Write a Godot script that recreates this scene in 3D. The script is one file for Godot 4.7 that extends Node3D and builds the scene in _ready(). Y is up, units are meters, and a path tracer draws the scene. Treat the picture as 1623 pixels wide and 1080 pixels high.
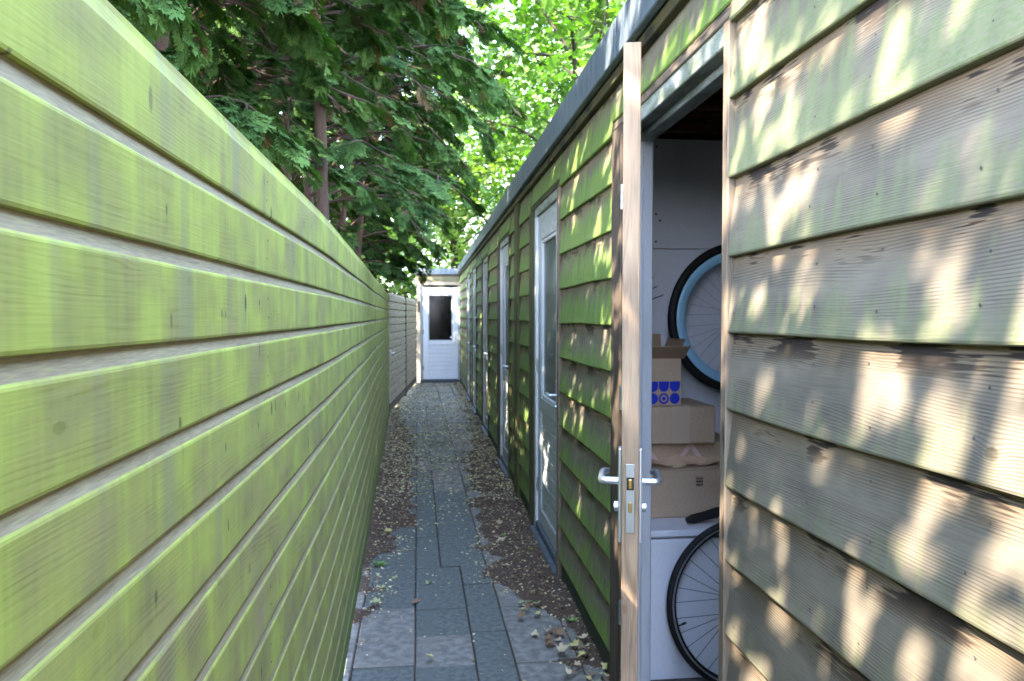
extends Node3D
# A narrow alley between a mossy board fence and a row of timber sheds.
# Plan: lateral x to the right, y up, depth d ahead (Godot -z). Units are metres.

const EYE := 1.475
const TAU2 := 6.2831853
var rng := RandomNumberGenerator.new()
var M := {}

# ------------------------------------------------------------------ geometry helpers
class Geo:
	var v := PackedVector3Array()
	var n := PackedVector3Array()
	var uv := PackedVector2Array()
	var uv2 := PackedVector2Array()

	func tri(a: Vector3, b: Vector3, c: Vector3, na: Vector3, nb: Vector3, nc: Vector3, ua := Vector2.ZERO, ub := Vector2.ZERO, uc := Vector2.ZERO, wa := Vector2.ZERO, wb := Vector2.ZERO, wc := Vector2.ZERO) -> void:
		if (b - a).cross(c - a).dot(na + nb + nc) > 0.0:
			v.append(a); v.append(c); v.append(b)
			n.append(na); n.append(nc); n.append(nb)
			uv.append(ua); uv.append(uc); uv.append(ub)
			uv2.append(wa); uv2.append(wc); uv2.append(wb)
		else:
			v.append(a); v.append(b); v.append(c)
			n.append(na); n.append(nb); n.append(nc)
			uv.append(ua); uv.append(ub); uv.append(uc)
			uv2.append(wa); uv2.append(wb); uv2.append(wc)

	func quad(a: Vector3, b: Vector3, c: Vector3, d: Vector3, nn: Vector3, ua := Vector2.ZERO, ub := Vector2.ZERO, uc := Vector2.ZERO, ud := Vector2.ZERO) -> void:
		tri(a, b, c, nn, nn, nn, ua, ub, uc)
		tri(a, c, d, nn, nn, nn, ua, uc, ud)

	func flat(a: Vector3, b: Vector3, c: Vector3, towards: Vector3) -> void:
		var nn := (b - a).cross(c - a).normalized()
		if nn.dot(towards) < 0.0:
			nn = -nn
		tri(a, b, c, nn, nn, nn)

	# chamfered box about `at`, with basis; uv runs along the longest side (2 m by 0.5 m of texture)
	func box(size: Vector3, at := Vector3.ZERO, bev := 0.003, off := Vector2.ZERO, basis := Basis()) -> void:
		var h := size * 0.5
		var b := minf(bev, minf(h.x, minf(h.y, h.z)) * 0.6)
		var lo := 0
		if size.y > size.x and size.y >= size.z:
			lo = 1
		elif size.z > size.x and size.z > size.y:
			lo = 2
		var P := func(sx: int, sy: int, sz: int, face: int) -> Vector3:
			var p := Vector3(sx * (h.x - b), sy * (h.y - b), sz * (h.z - b))
			p[face] = [sx, sy, sz][face] * h[face]
			return p
		var U := func(p: Vector3, face: int) -> Vector2:
			if face != lo:
				return Vector2(p[lo] / 2.0, p[3 - face - lo] / 0.5) + off
			return Vector2(p[(face + 1) % 3] / 2.0, p[(face + 2) % 3] / 0.5) + off
		for f in 3:
			for s in [-1, 1]:
				var q := []
				for k in [[-1, -1], [1, -1], [1, 1], [-1, 1]]:
					var c := [0, 0, 0]
					c[f] = s; c[(f + 1) % 3] = k[0]; c[(f + 2) % 3] = k[1]
					q.append(P.call(c[0], c[1], c[2], f))
				var nn := Vector3.ZERO
				nn[f] = s
				quad(at + basis * q[0], at + basis * q[1], at + basis * q[2], at + basis * q[3], basis * nn, U.call(q[0], f), U.call(q[1], f), U.call(q[2], f), U.call(q[3], f))
		if b <= 0.0:
			return
		for f in 3:   # edges running along axis f
			var g := (f + 1) % 3
			var k := (f + 2) % 3
			for sg in [-1, 1]:
				for sk in [-1, 1]:
					var c0 := [0, 0, 0]
					c0[f] = -1; c0[g] = sg; c0[k] = sk
					var c1 := c0.duplicate()
					c1[f] = 1
					var nn := Vector3.ZERO
					nn[g] = sg * 0.7071; nn[k] = sk * 0.7071
					var a0: Vector3 = P.call(c0[0], c0[1], c0[2], g)
					var a1: Vector3 = P.call(c1[0], c1[1], c1[2], g)
					var b1: Vector3 = P.call(c1[0], c1[1], c1[2], k)
					var b0: Vector3 = P.call(c0[0], c0[1], c0[2], k)
					quad(at + basis * a0, at + basis * a1, at + basis * b1, at + basis * b0, basis * nn, U.call(a0, g), U.call(a1, g), U.call(b1, g), U.call(b0, g))
		for sx in [-1, 1]:
			for sy in [-1, 1]:
				for sz in [-1, 1]:
					var nn := Vector3(sx, sy, sz).normalized()
					tri(at + basis * P.call(sx, sy, sz, 0), at + basis * P.call(sx, sy, sz, 1), at + basis * P.call(sx, sy, sz, 2), basis * nn, basis * nn, basis * nn)

	func tube(pts: Array, radii: Array, sides := 6, vscale := 1.0) -> void:
		var rings := []
		var up := Vector3.UP
		for i in pts.size():
			var t: Vector3 = (pts[mini(i + 1, pts.size() - 1)] - pts[maxi(i - 1, 0)]).normalized()
			if absf(t.dot(up)) > 0.95:
				up = Vector3.RIGHT if absf(t.x) < 0.8 else Vector3.BACK
			var a := t.cross(up).normalized()
			var b := a.cross(t).normalized()
			up = b
			var ring := []
			for k in sides + 1:
				var w := TAU * k / sides
				ring.append(a * cos(w) + b * sin(w))
			rings.append(ring)
		var run := 0.0
		for i in pts.size() - 1:
			var l: float = (pts[i + 1] - pts[i]).length()
			for k in sides:
				var p0: Vector3 = pts[i] + rings[i][k] * radii[i]
				var p1: Vector3 = pts[i] + rings[i][k + 1] * radii[i]
				var p2: Vector3 = pts[i + 1] + rings[i + 1][k + 1] * radii[i + 1]
				var p3: Vector3 = pts[i + 1] + rings[i + 1][k] * radii[i + 1]
				var u0 := float(k) / sides
				var u1 := float(k + 1) / sides
				tri(p0, p1, p2, rings[i][k], rings[i][k + 1], rings[i + 1][k + 1], Vector2(u0, run * vscale), Vector2(u1, run * vscale), Vector2(u1, (run + l) * vscale))
				tri(p0, p2, p3, rings[i][k], rings[i + 1][k + 1], rings[i + 1][k], Vector2(u0, run * vscale), Vector2(u1, (run + l) * vscale), Vector2(u0, (run + l) * vscale))
			run += l
		for e in [0, pts.size() - 1]:
			var other: int = 1 if e == 0 else pts.size() - 2
			var nn: Vector3 = (pts[e] - pts[other]).normalized()
			for k in range(1, sides - 1):
				tri(pts[e] + rings[e][0] * radii[e], pts[e] + rings[e][k] * radii[e], pts[e] + rings[e][k + 1] * radii[e], nn, nn, nn)

	# ring of circular or given cross-section round the axis z: prof is [radius, z] closed
	func ring(prof: Array, steps := 64) -> void:
		var m := prof.size()
		var pn := []
		for i in m:
			var d: Vector2 = prof[(i + 1) % m] - prof[(i + m - 1) % m]
			pn.append(Vector2(d.y, -d.x).normalized())
		var area := 0.0
		for i in m:
			area += prof[i].cross(prof[(i + 1) % m])
		if area < 0.0:
			for i in m:
				pn[i] = -pn[i]
		for s in steps:
			var a0 := TAU * s / steps
			var a1 := TAU * (s + 1) / steps
			var e0 := Vector3(cos(a0), sin(a0), 0)
			var e1 := Vector3(cos(a1), sin(a1), 0)
			for i in m:
				var j := (i + 1) % m
				var p0: Vector3 = e0 * prof[i].x + Vector3(0, 0, prof[i].y)
				var p1: Vector3 = e1 * prof[i].x + Vector3(0, 0, prof[i].y)
				var p2: Vector3 = e1 * prof[j].x + Vector3(0, 0, prof[j].y)
				var p3: Vector3 = e0 * prof[j].x + Vector3(0, 0, prof[j].y)
				var n0: Vector3 = e0 * pn[i].x + Vector3(0, 0, pn[i].y)
				var n1: Vector3 = e1 * pn[i].x + Vector3(0, 0, pn[i].y)
				var n2: Vector3 = e1 * pn[j].x + Vector3(0, 0, pn[j].y)
				var n3: Vector3 = e0 * pn[j].x + Vector3(0, 0, pn[j].y)
				tri(p0, p1, p2, n0, n1, n2)
				tri(p0, p2, p3, n0, n2, n3)

	func into(m: ArrayMesh, mat: Material) -> void:
		if v.is_empty():
			return
		var a := []
		a.resize(Mesh.ARRAY_MAX)
		a[Mesh.ARRAY_VERTEX] = v
		a[Mesh.ARRAY_NORMAL] = n
		a[Mesh.ARRAY_TEX_UV] = uv
		a[Mesh.ARRAY_TEX_UV2] = uv2
		m.add_surface_from_arrays(Mesh.PRIMITIVE_TRIANGLES, a)
		m.surface_set_material(m.get_surface_count() - 1, mat)

	func mesh(mat: Material) -> ArrayMesh:
		var m := ArrayMesh.new()
		into(m, mat)
		return m


func at(x: float, y: float, d: float) -> Vector3:
	return Vector3(x, y, -d)

func put(called: String, mesh: Mesh, parent: Node = self, where := Vector3.ZERO) -> MeshInstance3D:
	var o := MeshInstance3D.new()
	o.name = called
	o.mesh = mesh
	o.position = where
	parent.add_child(o, true)
	return o

func thing(called: String, label: String, category: String, where := Vector3.ZERO, group := "") -> Node3D:
	var o := Node3D.new()
	o.name = called
	o.position = where
	add_child(o, true)
	return tag(o, label, category, group)

func tag(o: Node3D, label: String, category: String, group := "") -> Node3D:
	o.set_meta("label", label)
	o.set_meta("category", category)
	if group:
		o.set_meta("group", group)
	return o

func kind(o: Node, k: String) -> Node:
	o.set_meta("kind", k)
	return o

func bx(called: String, size: Vector3, where: Vector3, mat: Material, parent: Node, bev := 0.003) -> MeshInstance3D:
	var g := Geo.new()
	g.box(size, Vector3.ZERO, bev, Vector2(rng.randf(), rng.randf()))
	return put(called, g.mesh(mat), parent, where)

func many(called: String, mesh: Mesh, where: Array, colors: Array, parent: Node) -> MultiMeshInstance3D:
	var mm := MultiMesh.new()
	mm.transform_format = MultiMesh.TRANSFORM_3D
	mm.use_colors = true
	mm.mesh = mesh
	mm.instance_count = where.size()
	for i in where.size():
		mm.set_instance_transform(i, where[i])
		mm.set_instance_color(i, colors[i])
	var o := MultiMeshInstance3D.new()
	o.name = called
	o.multimesh = mm
	o.set_meta("kind", "stuff")
	parent.add_child(o, true)
	return o

# ------------------------------------------------------------------ textures
func noise(s: int, freq: float, oct := 3) -> FastNoiseLite:
	var f := FastNoiseLite.new()
	f.seed = s
	f.noise_type = FastNoiseLite.TYPE_SIMPLEX_SMOOTH
	f.frequency = freq
	f.fractal_octaves = oct
	f.fractal_type = FastNoiseLite.FRACTAL_FBM if oct > 1 else FastNoiseLite.FRACTAL_NONE
	return f

func tex(w: int, h: int, data: PackedByteArray, format := Image.FORMAT_RGBA8) -> ImageTexture:
	return ImageTexture.create_from_image(Image.create_from_data(w, h, false, format, data))

# four boards one above the other, 2 m long and 0.5 m high together; tiles both ways
func wood(s: int, base: Color, late: Color, knot: Color, rings: float, stain: float, gc: float, w := 1024, h := 1024) -> Array:
	var warp := noise(s, 0.55, 2)
	var fibre := noise(s + 1, 1.0, 2)
	var blot := noise(s + 2, 1.1, 3)
	var r := RandomNumberGenerator.new()
	r.seed = s
	var col := PackedByteArray()
	var hei := PackedByteArray()
	col.resize(w * h * 4)
	hei.resize(w * h)
	var cs := PackedFloat32Array()
	var sn := PackedFloat32Array()
	for x in w:
		cs.append(cos(TAU * x / w)); sn.append(sin(TAU * x / w))
	var each := h / 4
	for row in 4:
		var knots := []
		for k in r.randi_range(1, 2) + (2 if stain == 0.0 else 0):
			knots.append(Vector3(r.randf(), r.randf_range(0.12, 0.8), r.randf_range(0.003, 0.0065)))
		var tone := r.randf_range(0.92, 1.06)
		var tilt := r.randf_range(-0.3, 0.3)
		for yy in each:
			var t := float(yy) / each
			var y := row * each + yy
			var zz := row * 17.0
			for x in w:
				var wp := warp.get_noise_3d(cs[x] * 0.42, sn[x] * 0.42, t * 1.5 + zz) * 5.0 + warp.get_noise_3d(cs[x] * 2.0, sn[x] * 2.0, t * 6.0 + zz + 9.0) * 0.5
				var ph := rings * t + wp + tilt * sn[x]
				var dark := 0.0
				for kn in knots:
					var du: float = (fposmod(float(x) / w - kn.x + 0.5, 1.0) - 0.5) * 2.0
					var dv: float = (t - kn.y) * 0.125
					var e: float = (du * du * 0.22 + dv * dv) / (kn.z * kn.z)
					if e < 30.0:
						ph += 1.9 * exp(-e * 0.16)
						if e < 1.6:
							dark = maxf(dark, 1.0 - smoothstep(0.7, 1.6, e))
				var g := 0.5 + 0.5 * sin(TAU2 * ph)
				g = g * g * g * clampf(0.6 + warp.get_noise_3d(cs[x], sn[x], t * 5.0 + zz + 70.0) * 2.0, 0.08, 1.0)
				var fb := fibre.get_noise_3d(cs[x] * 2.6, sn[x] * 2.6, t * 34.0 + zz * 9.0)
				var bl := blot.get_noise_3d(cs[x] * 1.1, sn[x] * 1.1, t * 1.1 + zz + 50.0)
				var c := base.lerp(late, clampf(g * gc * 0.85 + fb * 0.4 + 0.12, 0.0, 1.0))
				var lum := tone * (1.0 + fb * 0.22 + bl * 0.22)
				c = c * lum
				if stain > 0.0:
					var up := smoothstep(0.55, 0.98, t)
					c = c.lerp(Color(c.r * 1.10, c.g * 0.93, c.b * 0.76), up * 0.6)
					var sp := smoothstep(0.15, 0.30, bl + fb * 0.40) * smoothstep(0.55, 0.90, t)
					c = c.lerp(Color(0.10, 0.062, 0.038), sp * stain)
				if dark > 0.0:
					c = c.lerp(knot, dark * (0.55 + fb * 0.5))
				var i := (y * w + x) * 4
				col[i] = clampi(int(c.r * 255), 0, 255)
				col[i + 1] = clampi(int(c.g * 255), 0, 255)
				col[i + 2] = clampi(int(c.b * 255), 0, 255)
				col[i + 3] = 255
				hei[y * w + x] = clampi(int(150 + fb * 75 - g * 45 - dark * 30), 0, 255)
	return [tex(w, h, col), tex(w, h, hei, Image.FORMAT_L8)]

# algae on the fence: streaks that run down the boards; u is 4 m of length, v the whole height (0 top)
func algae(s: int) -> ImageTexture:
	var w := 2048
	var h := 512
	var fine := noise(s, 0.09, 3)
	var wide := noise(s + 1, 0.012, 2)
	var blob := noise(s + 2, 0.02, 4)
	var drip := noise(s + 3, 0.13, 3)
	var d := PackedByteArray()
	d.resize(w * h * 4)
	for y in h:
		var v := float(y) / h
		for x in w:
			var st := fine.get_noise_2d(x * 0.32, y * 0.08)
			var wd := wide.get_noise_2d(x * 0.67, y * 0.11 + 300.0)
			var bb := blob.get_noise_2d(x * 0.55, y * 1.1)
			var hi := drip.get_noise_2d(x * 0.7, y * 0.03)
			var a := 0.78 + st * 0.07 + wd * 0.20 + bb * 0.48 + hi * 0.12 - smoothstep(0.22, 0.5, v) * 0.16 + smoothstep(0.86, 1.0, v) * 0.35
			a = clampf(a, 0.0, 0.95)
			var lite := 0.5 + st * 0.14 + wd * 0.22 + bb * 0.34 + hi * 0.14
			var c := Color(0.485, 0.520, 0.185).lerp(Color(0.615, 0.660, 0.285), clampf(lite, 0.0, 1.0))
			c = c.lerp(Color(0.25, 0.36, 0.10), smoothstep(0.80, 1.0, v) * 0.75)
			var grey := smoothstep(0.40, 0.80, wide.get_noise_2d(x * 1.15 + 900.0, y * 0.015) + st * 0.25 + 0.08)
			c = c.lerp(Color(0.44, 0.44, 0.385), grey * 0.5)
			var i := (y * w + x) * 4
			d[i] = clampi(int(c.r * 255), 0, 255)
			d[i + 1] = clampi(int(c.g * 255), 0, 255)
			d[i + 2] = clampi(int(c.b * 255), 0, 255)
			d[i + 3] = int(a * 255)
	# knots and nail stains with the drip below each, where algae does not take
	var r := RandomNumberGenerator.new()
	r.seed = s
	for k in 170:
		var kx := r.randf() * w
		var ky := r.randf() * h
		var rx := r.randf_range(1.6, 4.2)
		var ry := rx * r.randf_range(0.55, 1.3)
		var tail := r.randf_range(0.0, 26.0) if r.randf() < 0.6 else 0.0
		var strong := r.randf_range(0.35, 0.85)
		for y in range(int(ky - ry - 2), int(ky + ry + tail + 2)):
			if y < 0 or y >= h:
				continue
			for x in range(int(kx - rx - 2), int(kx + rx + 3)):
				var ex: float = (x - kx) / rx
				var ey: float = (y - ky) / ry
				var q := 0.0
				if y <= ky + ry:
					q = 1.0 - smoothstep(0.55, 1.15, ex * ex + ey * ey)
				if y > ky and tail > 0.0:
					q = maxf(q, 0.45 * (1.0 - smoothstep(0.2, 0.8, absf(ex))) * (1.0 - clampf((y - ky - ry) / tail, 0.0, 1.0)))
				if q <= 0.0:
					continue
				q *= strong
				var i := (y * w + posmod(x, w)) * 4
				d[i] = int(lerpf(d[i], 62, q)); d[i + 1] = int(lerpf(d[i + 1], 58, q)); d[i + 2] = int(lerpf(d[i + 2], 34, q))
				d[i + 3] = int(maxf(d[i + 3], 235.0 * q))
	return tex(w, h, d)

# moss on one weatherboard: u is 3 m of length, v the board from its lower edge (0) to the overlap (1)
func moss(s: int, amount: float, reach: float, ca: Color, cb: Color) -> ImageTexture:
	var w := 1024
	var h := 128
	var fine := noise(s, 0.16, 4)
	var streak := noise(s + 1, 0.05, 3)
	var d := PackedByteArray()
	d.resize(w * h * 4)
	for y in h:
		var t := float(y) / h
		for x in w:
			var f := fine.get_noise_2d(x, y * 1.3)
			var st := streak.get_noise_2d(x, y * 0.12)
			var edge := 1.0 - smoothstep(reach - 0.32, reach + 0.18, t + st * 0.55 + f * 0.16)
			var a := clampf(amount * edge * (0.88 + f * 0.8), 0.0, 0.96)
			var c := ca.lerp(cb, clampf(0.5 + f * 0.6 + st * 0.6, 0.0, 1.0))
			var i := (y * w + x) * 4
			d[i] = int(c.r * 255); d[i + 1] = int(c.g * 255); d[i + 2] = int(c.b * 255)
			d[i + 3] = int(a * 255)
	return tex(w, h, d)

# a plain mottled surface
func mottle(s: int, a: Color, b: Color, freq: float, speck: float, spec: Color, sx := 1.0, sy := 1.0, w := 512, h := 512, grain := 0.16) -> Array:
	var f := noise(s, freq, 4)
	var p := noise(s + 7, 0.35, 2)
	f.domain_warp_enabled = false
	var d := PackedByteArray()
	var hh := PackedByteArray()
	d.resize(w * h * 4)
	hh.resize(w * h)
	for y in h:
		var fy := minf(1.0, float(mini(y, h - y)) / 40.0)
		for x in w:
			var fx := minf(1.0, float(mini(x, w - x)) / 40.0)
			var q := f.get_noise_2d(x * sx, y * sy) * fx * fy
			var r := p.get_noise_2d(x * sx, y * sy)
			var c := a.lerp(b, clampf(0.5 + q * 1.2, 0.0, 1.0))
			c = c * (1.0 + r * grain)
			if speck > 0.0:
				c = c.lerp(spec, smoothstep(0.32, 0.5, r + q * 0.3) * speck)
			var i := (y * w + x) * 4
			d[i] = clampi(int(c.r * 255), 0, 255)
			d[i + 1] = clampi(int(c.g * 255), 0, 255)
			d[i + 2] = clampi(int(c.b * 255), 0, 255)
			d[i + 3] = 255
			hh[y * w + x] = clampi(int(128 + q * 60 + r * 60), 0, 255)
	return [tex(w, h, d), tex(w, h, hh, Image.FORMAT_L8)]

func mat(c: Color, rough := 0.8, metal := 0.0) -> StandardMaterial3D:
	var m := StandardMaterial3D.new()
	m.albedo_color = c
	m.roughness = rough
	m.metallic = metal
	return m

func tmat(t: Array, rough: float, bump := 0.0, tint := Color.WHITE) -> StandardMaterial3D:
	var m := mat(tint, rough)
	m.albedo_texture = t[0]
	if bump != 0.0:
		m.heightmap_enabled = true
		m.heightmap_texture = t[1]
		m.heightmap_scale = bump
	m.texture_repeat = true
	return m

func over(m: StandardMaterial3D, t: Texture2D) -> StandardMaterial3D:
	var c: StandardMaterial3D = m.duplicate()
	c.detail_enabled = true
	c.detail_blend_mode = BaseMaterial3D.BLEND_MODE_MIX
	c.detail_uv_layer = BaseMaterial3D.DETAIL_UV_2
	c.detail_albedo = t
	return c

func world(t: Array, rough: float, size: float, bump := 0.0, tint := Color.WHITE) -> StandardMaterial3D:
	var m := tmat(t, rough, bump, tint)
	m.uv1_triplanar = true
	m.uv1_world_triplanar = true
	m.uv1_scale = Vector3.ONE / size
	return m

func make_materials() -> void:
	var w1 := wood(11, Color(0.54, 0.495, 0.365), Color(0.33, 0.27, 0.17), Color(0.20, 0.17, 0.11), 17.0, 0.0, 0.62)
	var w2 := wood(23, Color(0.45, 0.412, 0.352), Color(0.225, 0.19, 0.15), Color(0.20, 0.15, 0.11), 41.0, 0.95, 0.60)
	M.fence = over(tmat(w1, 0.8, 0.025), algae(5))
	M.strip = tmat(mottle(15, Color(0.57, 0.535, 0.42), Color(0.47, 0.43, 0.325), 0.02, 0.25, Color(0.50, 0.55, 0.30), 0.25, 3.0), 0.85, 0.03)
	M.far_fence = tmat(mottle(16, Color(0.80, 0.73, 0.64), Color(0.68, 0.605, 0.52), 0.02, 0.3, Color(0.50, 0.48, 0.36), 0.25, 2.0), 0.85, 0.03)
	var pale := Color(0.43, 0.45, 0.30)
	var pale2 := Color(0.35, 0.385, 0.24)
	var lush := Color(0.43, 0.53, 0.15)
	var lush2 := Color(0.29, 0.41, 0.09)
	var weather := tmat(w2, 0.85, 0.08)
	M.board_dry = over(weather, moss(41, 0.45, 0.12, pale, pale2))
	M.board_pale = over(weather, moss(42, 0.65, 0.28, pale, pale2))
	M.board_top = over(weather, moss(45, 0.85, 0.62, pale, pale2))
	M.board_half = over(weather, moss(43, 0.95, 0.40, lush, lush2))
	M.board_lush = over(weather, moss(44, 0.92, 0.68, lush, lush2))
	M.board_far = over(tmat(w2, 0.85, 0.05, Color(1.0, 0.96, 0.88)), moss(46, 0.85, 0.70, lush, lush2))
	M.trim = tmat(w2, 0.85, 0.1, Color(1.0, 0.97, 0.96))
	M.trim_green = tmat(w2, 0.85, 0.1, Color(0.62, 0.66, 0.36))
	M.trim_brown = tmat(w2, 0.85, 0.1, Color(0.72, 0.66, 0.62))
	M.rafter = tmat(w2, 0.9, 0.1, Color(0.85, 0.60, 0.42))
	var hw := wood(31, Color(0.62, 0.52, 0.415), Color(0.48, 0.38, 0.29), Color(0.45, 0.33, 0.25), 9.0, 0.0, 0.7, 512, 512)
	M.hardwood = tmat(hw, 0.75, 0.05)
	M.white = tmat(mottle(51, Color(0.74, 0.745, 0.75), Color(0.66, 0.67, 0.68), 0.012, 0.0, Color.BLACK, 1, 1, 256, 256, 0.02), 0.45)
	M.white_old = tmat(mottle(52, Color(0.64, 0.65, 0.66), Color(0.54, 0.555, 0.55), 0.02, 0.5, Color(0.45, 0.5, 0.36), 1, 1, 512, 512, 0.03), 0.55)
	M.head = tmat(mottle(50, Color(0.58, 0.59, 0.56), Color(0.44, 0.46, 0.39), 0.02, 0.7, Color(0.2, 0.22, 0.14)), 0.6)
	M.inner = world(mottle(53, Color(0.93, 0.93, 0.95), Color(0.90, 0.90, 0.92), 0.01, 0.0, Color.BLACK, 1, 1, 256, 256, 0.015), 0.5, 1.7)
	M.fascia = world(mottle(54, Color(0.265, 0.30, 0.325), Color(0.375, 0.405, 0.43), 0.03, 0.2, Color(0.5, 0.52, 0.5), 1.0, 0.15), 0.5, 0.6)
	M.fascia_pale = world(mottle(55, Color(0.55, 0.58, 0.62), Color(0.45, 0.48, 0.52), 0.03, 0.2, Color(0.5, 0.52, 0.5), 1.0, 0.15), 0.5, 0.6)
	M.plinth = world(mottle(56, Color(0.17, 0.17, 0.16), Color(0.13, 0.19, 0.09), 0.012, 0.2, Color(0.2, 0.27, 0.1)), 0.95, 0.8)
	M.sill = world(mottle(57, Color(0.30, 0.33, 0.38), Color(0.22, 0.25, 0.28), 0.02, 0.3, Color(0.15, 0.15, 0.13)), 0.6, 0.6)
	M.alu = mat(Color(0.80, 0.81, 0.83), 0.32, 0.9)
	M.steel = mat(Color(0.62, 0.63, 0.64), 0.4, 0.9)
	M.brass = mat(Color(0.62, 0.52, 0.30), 0.35, 0.9)
	M.dark = mat(Color(0.05, 0.05, 0.055), 0.7)
	M.rubber = mat(Color(0.055, 0.055, 0.06), 0.62)
	M.rim_blue = mat(Color(0.66, 0.86, 0.97), 0.35)
	M.spoke = mat(Color(0.75, 0.76, 0.78), 0.3, 0.8)
	M.spoke_dark = mat(Color(0.16, 0.17, 0.2), 0.4, 0.6)
	var rd := PackedByteArray()
	rd.resize(64 * 256)
	for y in 256:
		for x in 64:
			rd[y * 64 + x] = int(128 + 100 * sin(TAU * y * 8.0 / 256.0))
	M.reeded = mat(Color(0.17, 0.21, 0.19, 0.8), 0.22)
	M.reeded.metallic_specular = 0.3
	M.reeded.transparency = BaseMaterial3D.TRANSPARENCY_ALPHA
	M.reeded.heightmap_enabled = true
	M.reeded.heightmap_texture = tex(64, 256, rd, Image.FORMAT_L8)
	M.reeded.heightmap_scale = 0.12
	M.reeded.uv1_scale = Vector3(4, 2.2, 1)
	M.pane = mat(Color(0.03, 0.032, 0.034, 0.93), 0.08)
	M.pane.metallic_specular = 0.25
	M.pane.transparency = BaseMaterial3D.TRANSPARENCY_ALPHA
	M.paving = world(mottle(61, Color(0.335, 0.325, 0.305), Color(0.435, 0.42, 0.395), 0.02, 0.35, Color(0.56, 0.57, 0.56), 1, 1, 1024, 1024), 0.85, 1.3, 0.12)
	M.paving_damp = world(mottle(62, Color(0.255, 0.27, 0.26), Color(0.35, 0.36, 0.345), 0.03, 0.3, Color(0.20, 0.25, 0.18), 1, 1, 1024, 1024), 0.8, 1.1, 0.12)
	M.soil = world(mottle(63, Color(0.20, 0.145, 0.11), Color(0.32, 0.245, 0.19), 0.06, 0.4, Color(0.38, 0.32, 0.25)), 1.0, 0.35, 0.5)
	M.earth = world(mottle(64, Color(0.16, 0.14, 0.09), Color(0.17, 0.22, 0.09), 0.03, 0.2, Color(0.3, 0.28, 0.2)), 1.0, 2.0, 0.5)
	M.card = world(mottle(65, Color(0.79, 0.685, 0.575), Color(0.74, 0.635, 0.525), 0.01, 0.0, Color.BLACK, 0.3, 1.0, 256, 256, 0.06), 0.85, 0.5)
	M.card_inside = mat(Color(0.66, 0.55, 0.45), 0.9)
	M.tape = mat(Color(0.80, 0.70, 0.60), 0.35)
	M.paper = mat(Color(0.82, 0.70, 0.57), 0.9)
	M.tape_pink = mat(Color(0.88, 0.74, 0.74), 0.5)
	var bk := mottle(66, Color(0.34, 0.25, 0.19), Color(0.24, 0.18, 0.14), 0.05, 0.4, Color(0.42, 0.36, 0.30), 1.0, 0.2)
	M.bark = tmat(bk, 0.95, 0.6)
	M.bark.uv1_scale = Vector3(1, 0.8, 1)
	M.bark_grey = tmat(bk, 0.95, 0.6, Color(0.75, 0.8, 0.72))
	M.frond = mat(Color.WHITE, 0.9)
	M.frond.metallic_specular = 0.2
	M.frond.vertex_color_use_as_albedo = true
	M.frond.backlight_enabled = true
	M.frond.backlight = Color(0.45, 0.6, 0.15)
	M.leaf = mat(Color.WHITE, 0.5)
	M.leaf.vertex_color_use_as_albedo = true
	M.leaf.backlight_enabled = true
	M.leaf.backlight = Color(0.75, 0.95, 0.25)
	M.fallen = mat(Color.WHITE, 0.85)
	M.fallen.vertex_color_use_as_albedo = true
	M.tile_pale = mat(Color(0.85, 0.85, 0.85), 0.5)

# ------------------------------------------------------------------ board fence
func fence_x(d: float) -> float:
	var k := d - 2.5
	var bend := 0.5 * (k + sqrt(k * k + 0.12))
	return -(0.318 + 0.0262 * bend) + 0.004 * sin(d * 1.7) * smoothstep(3.0, 6.0, d)

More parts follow.
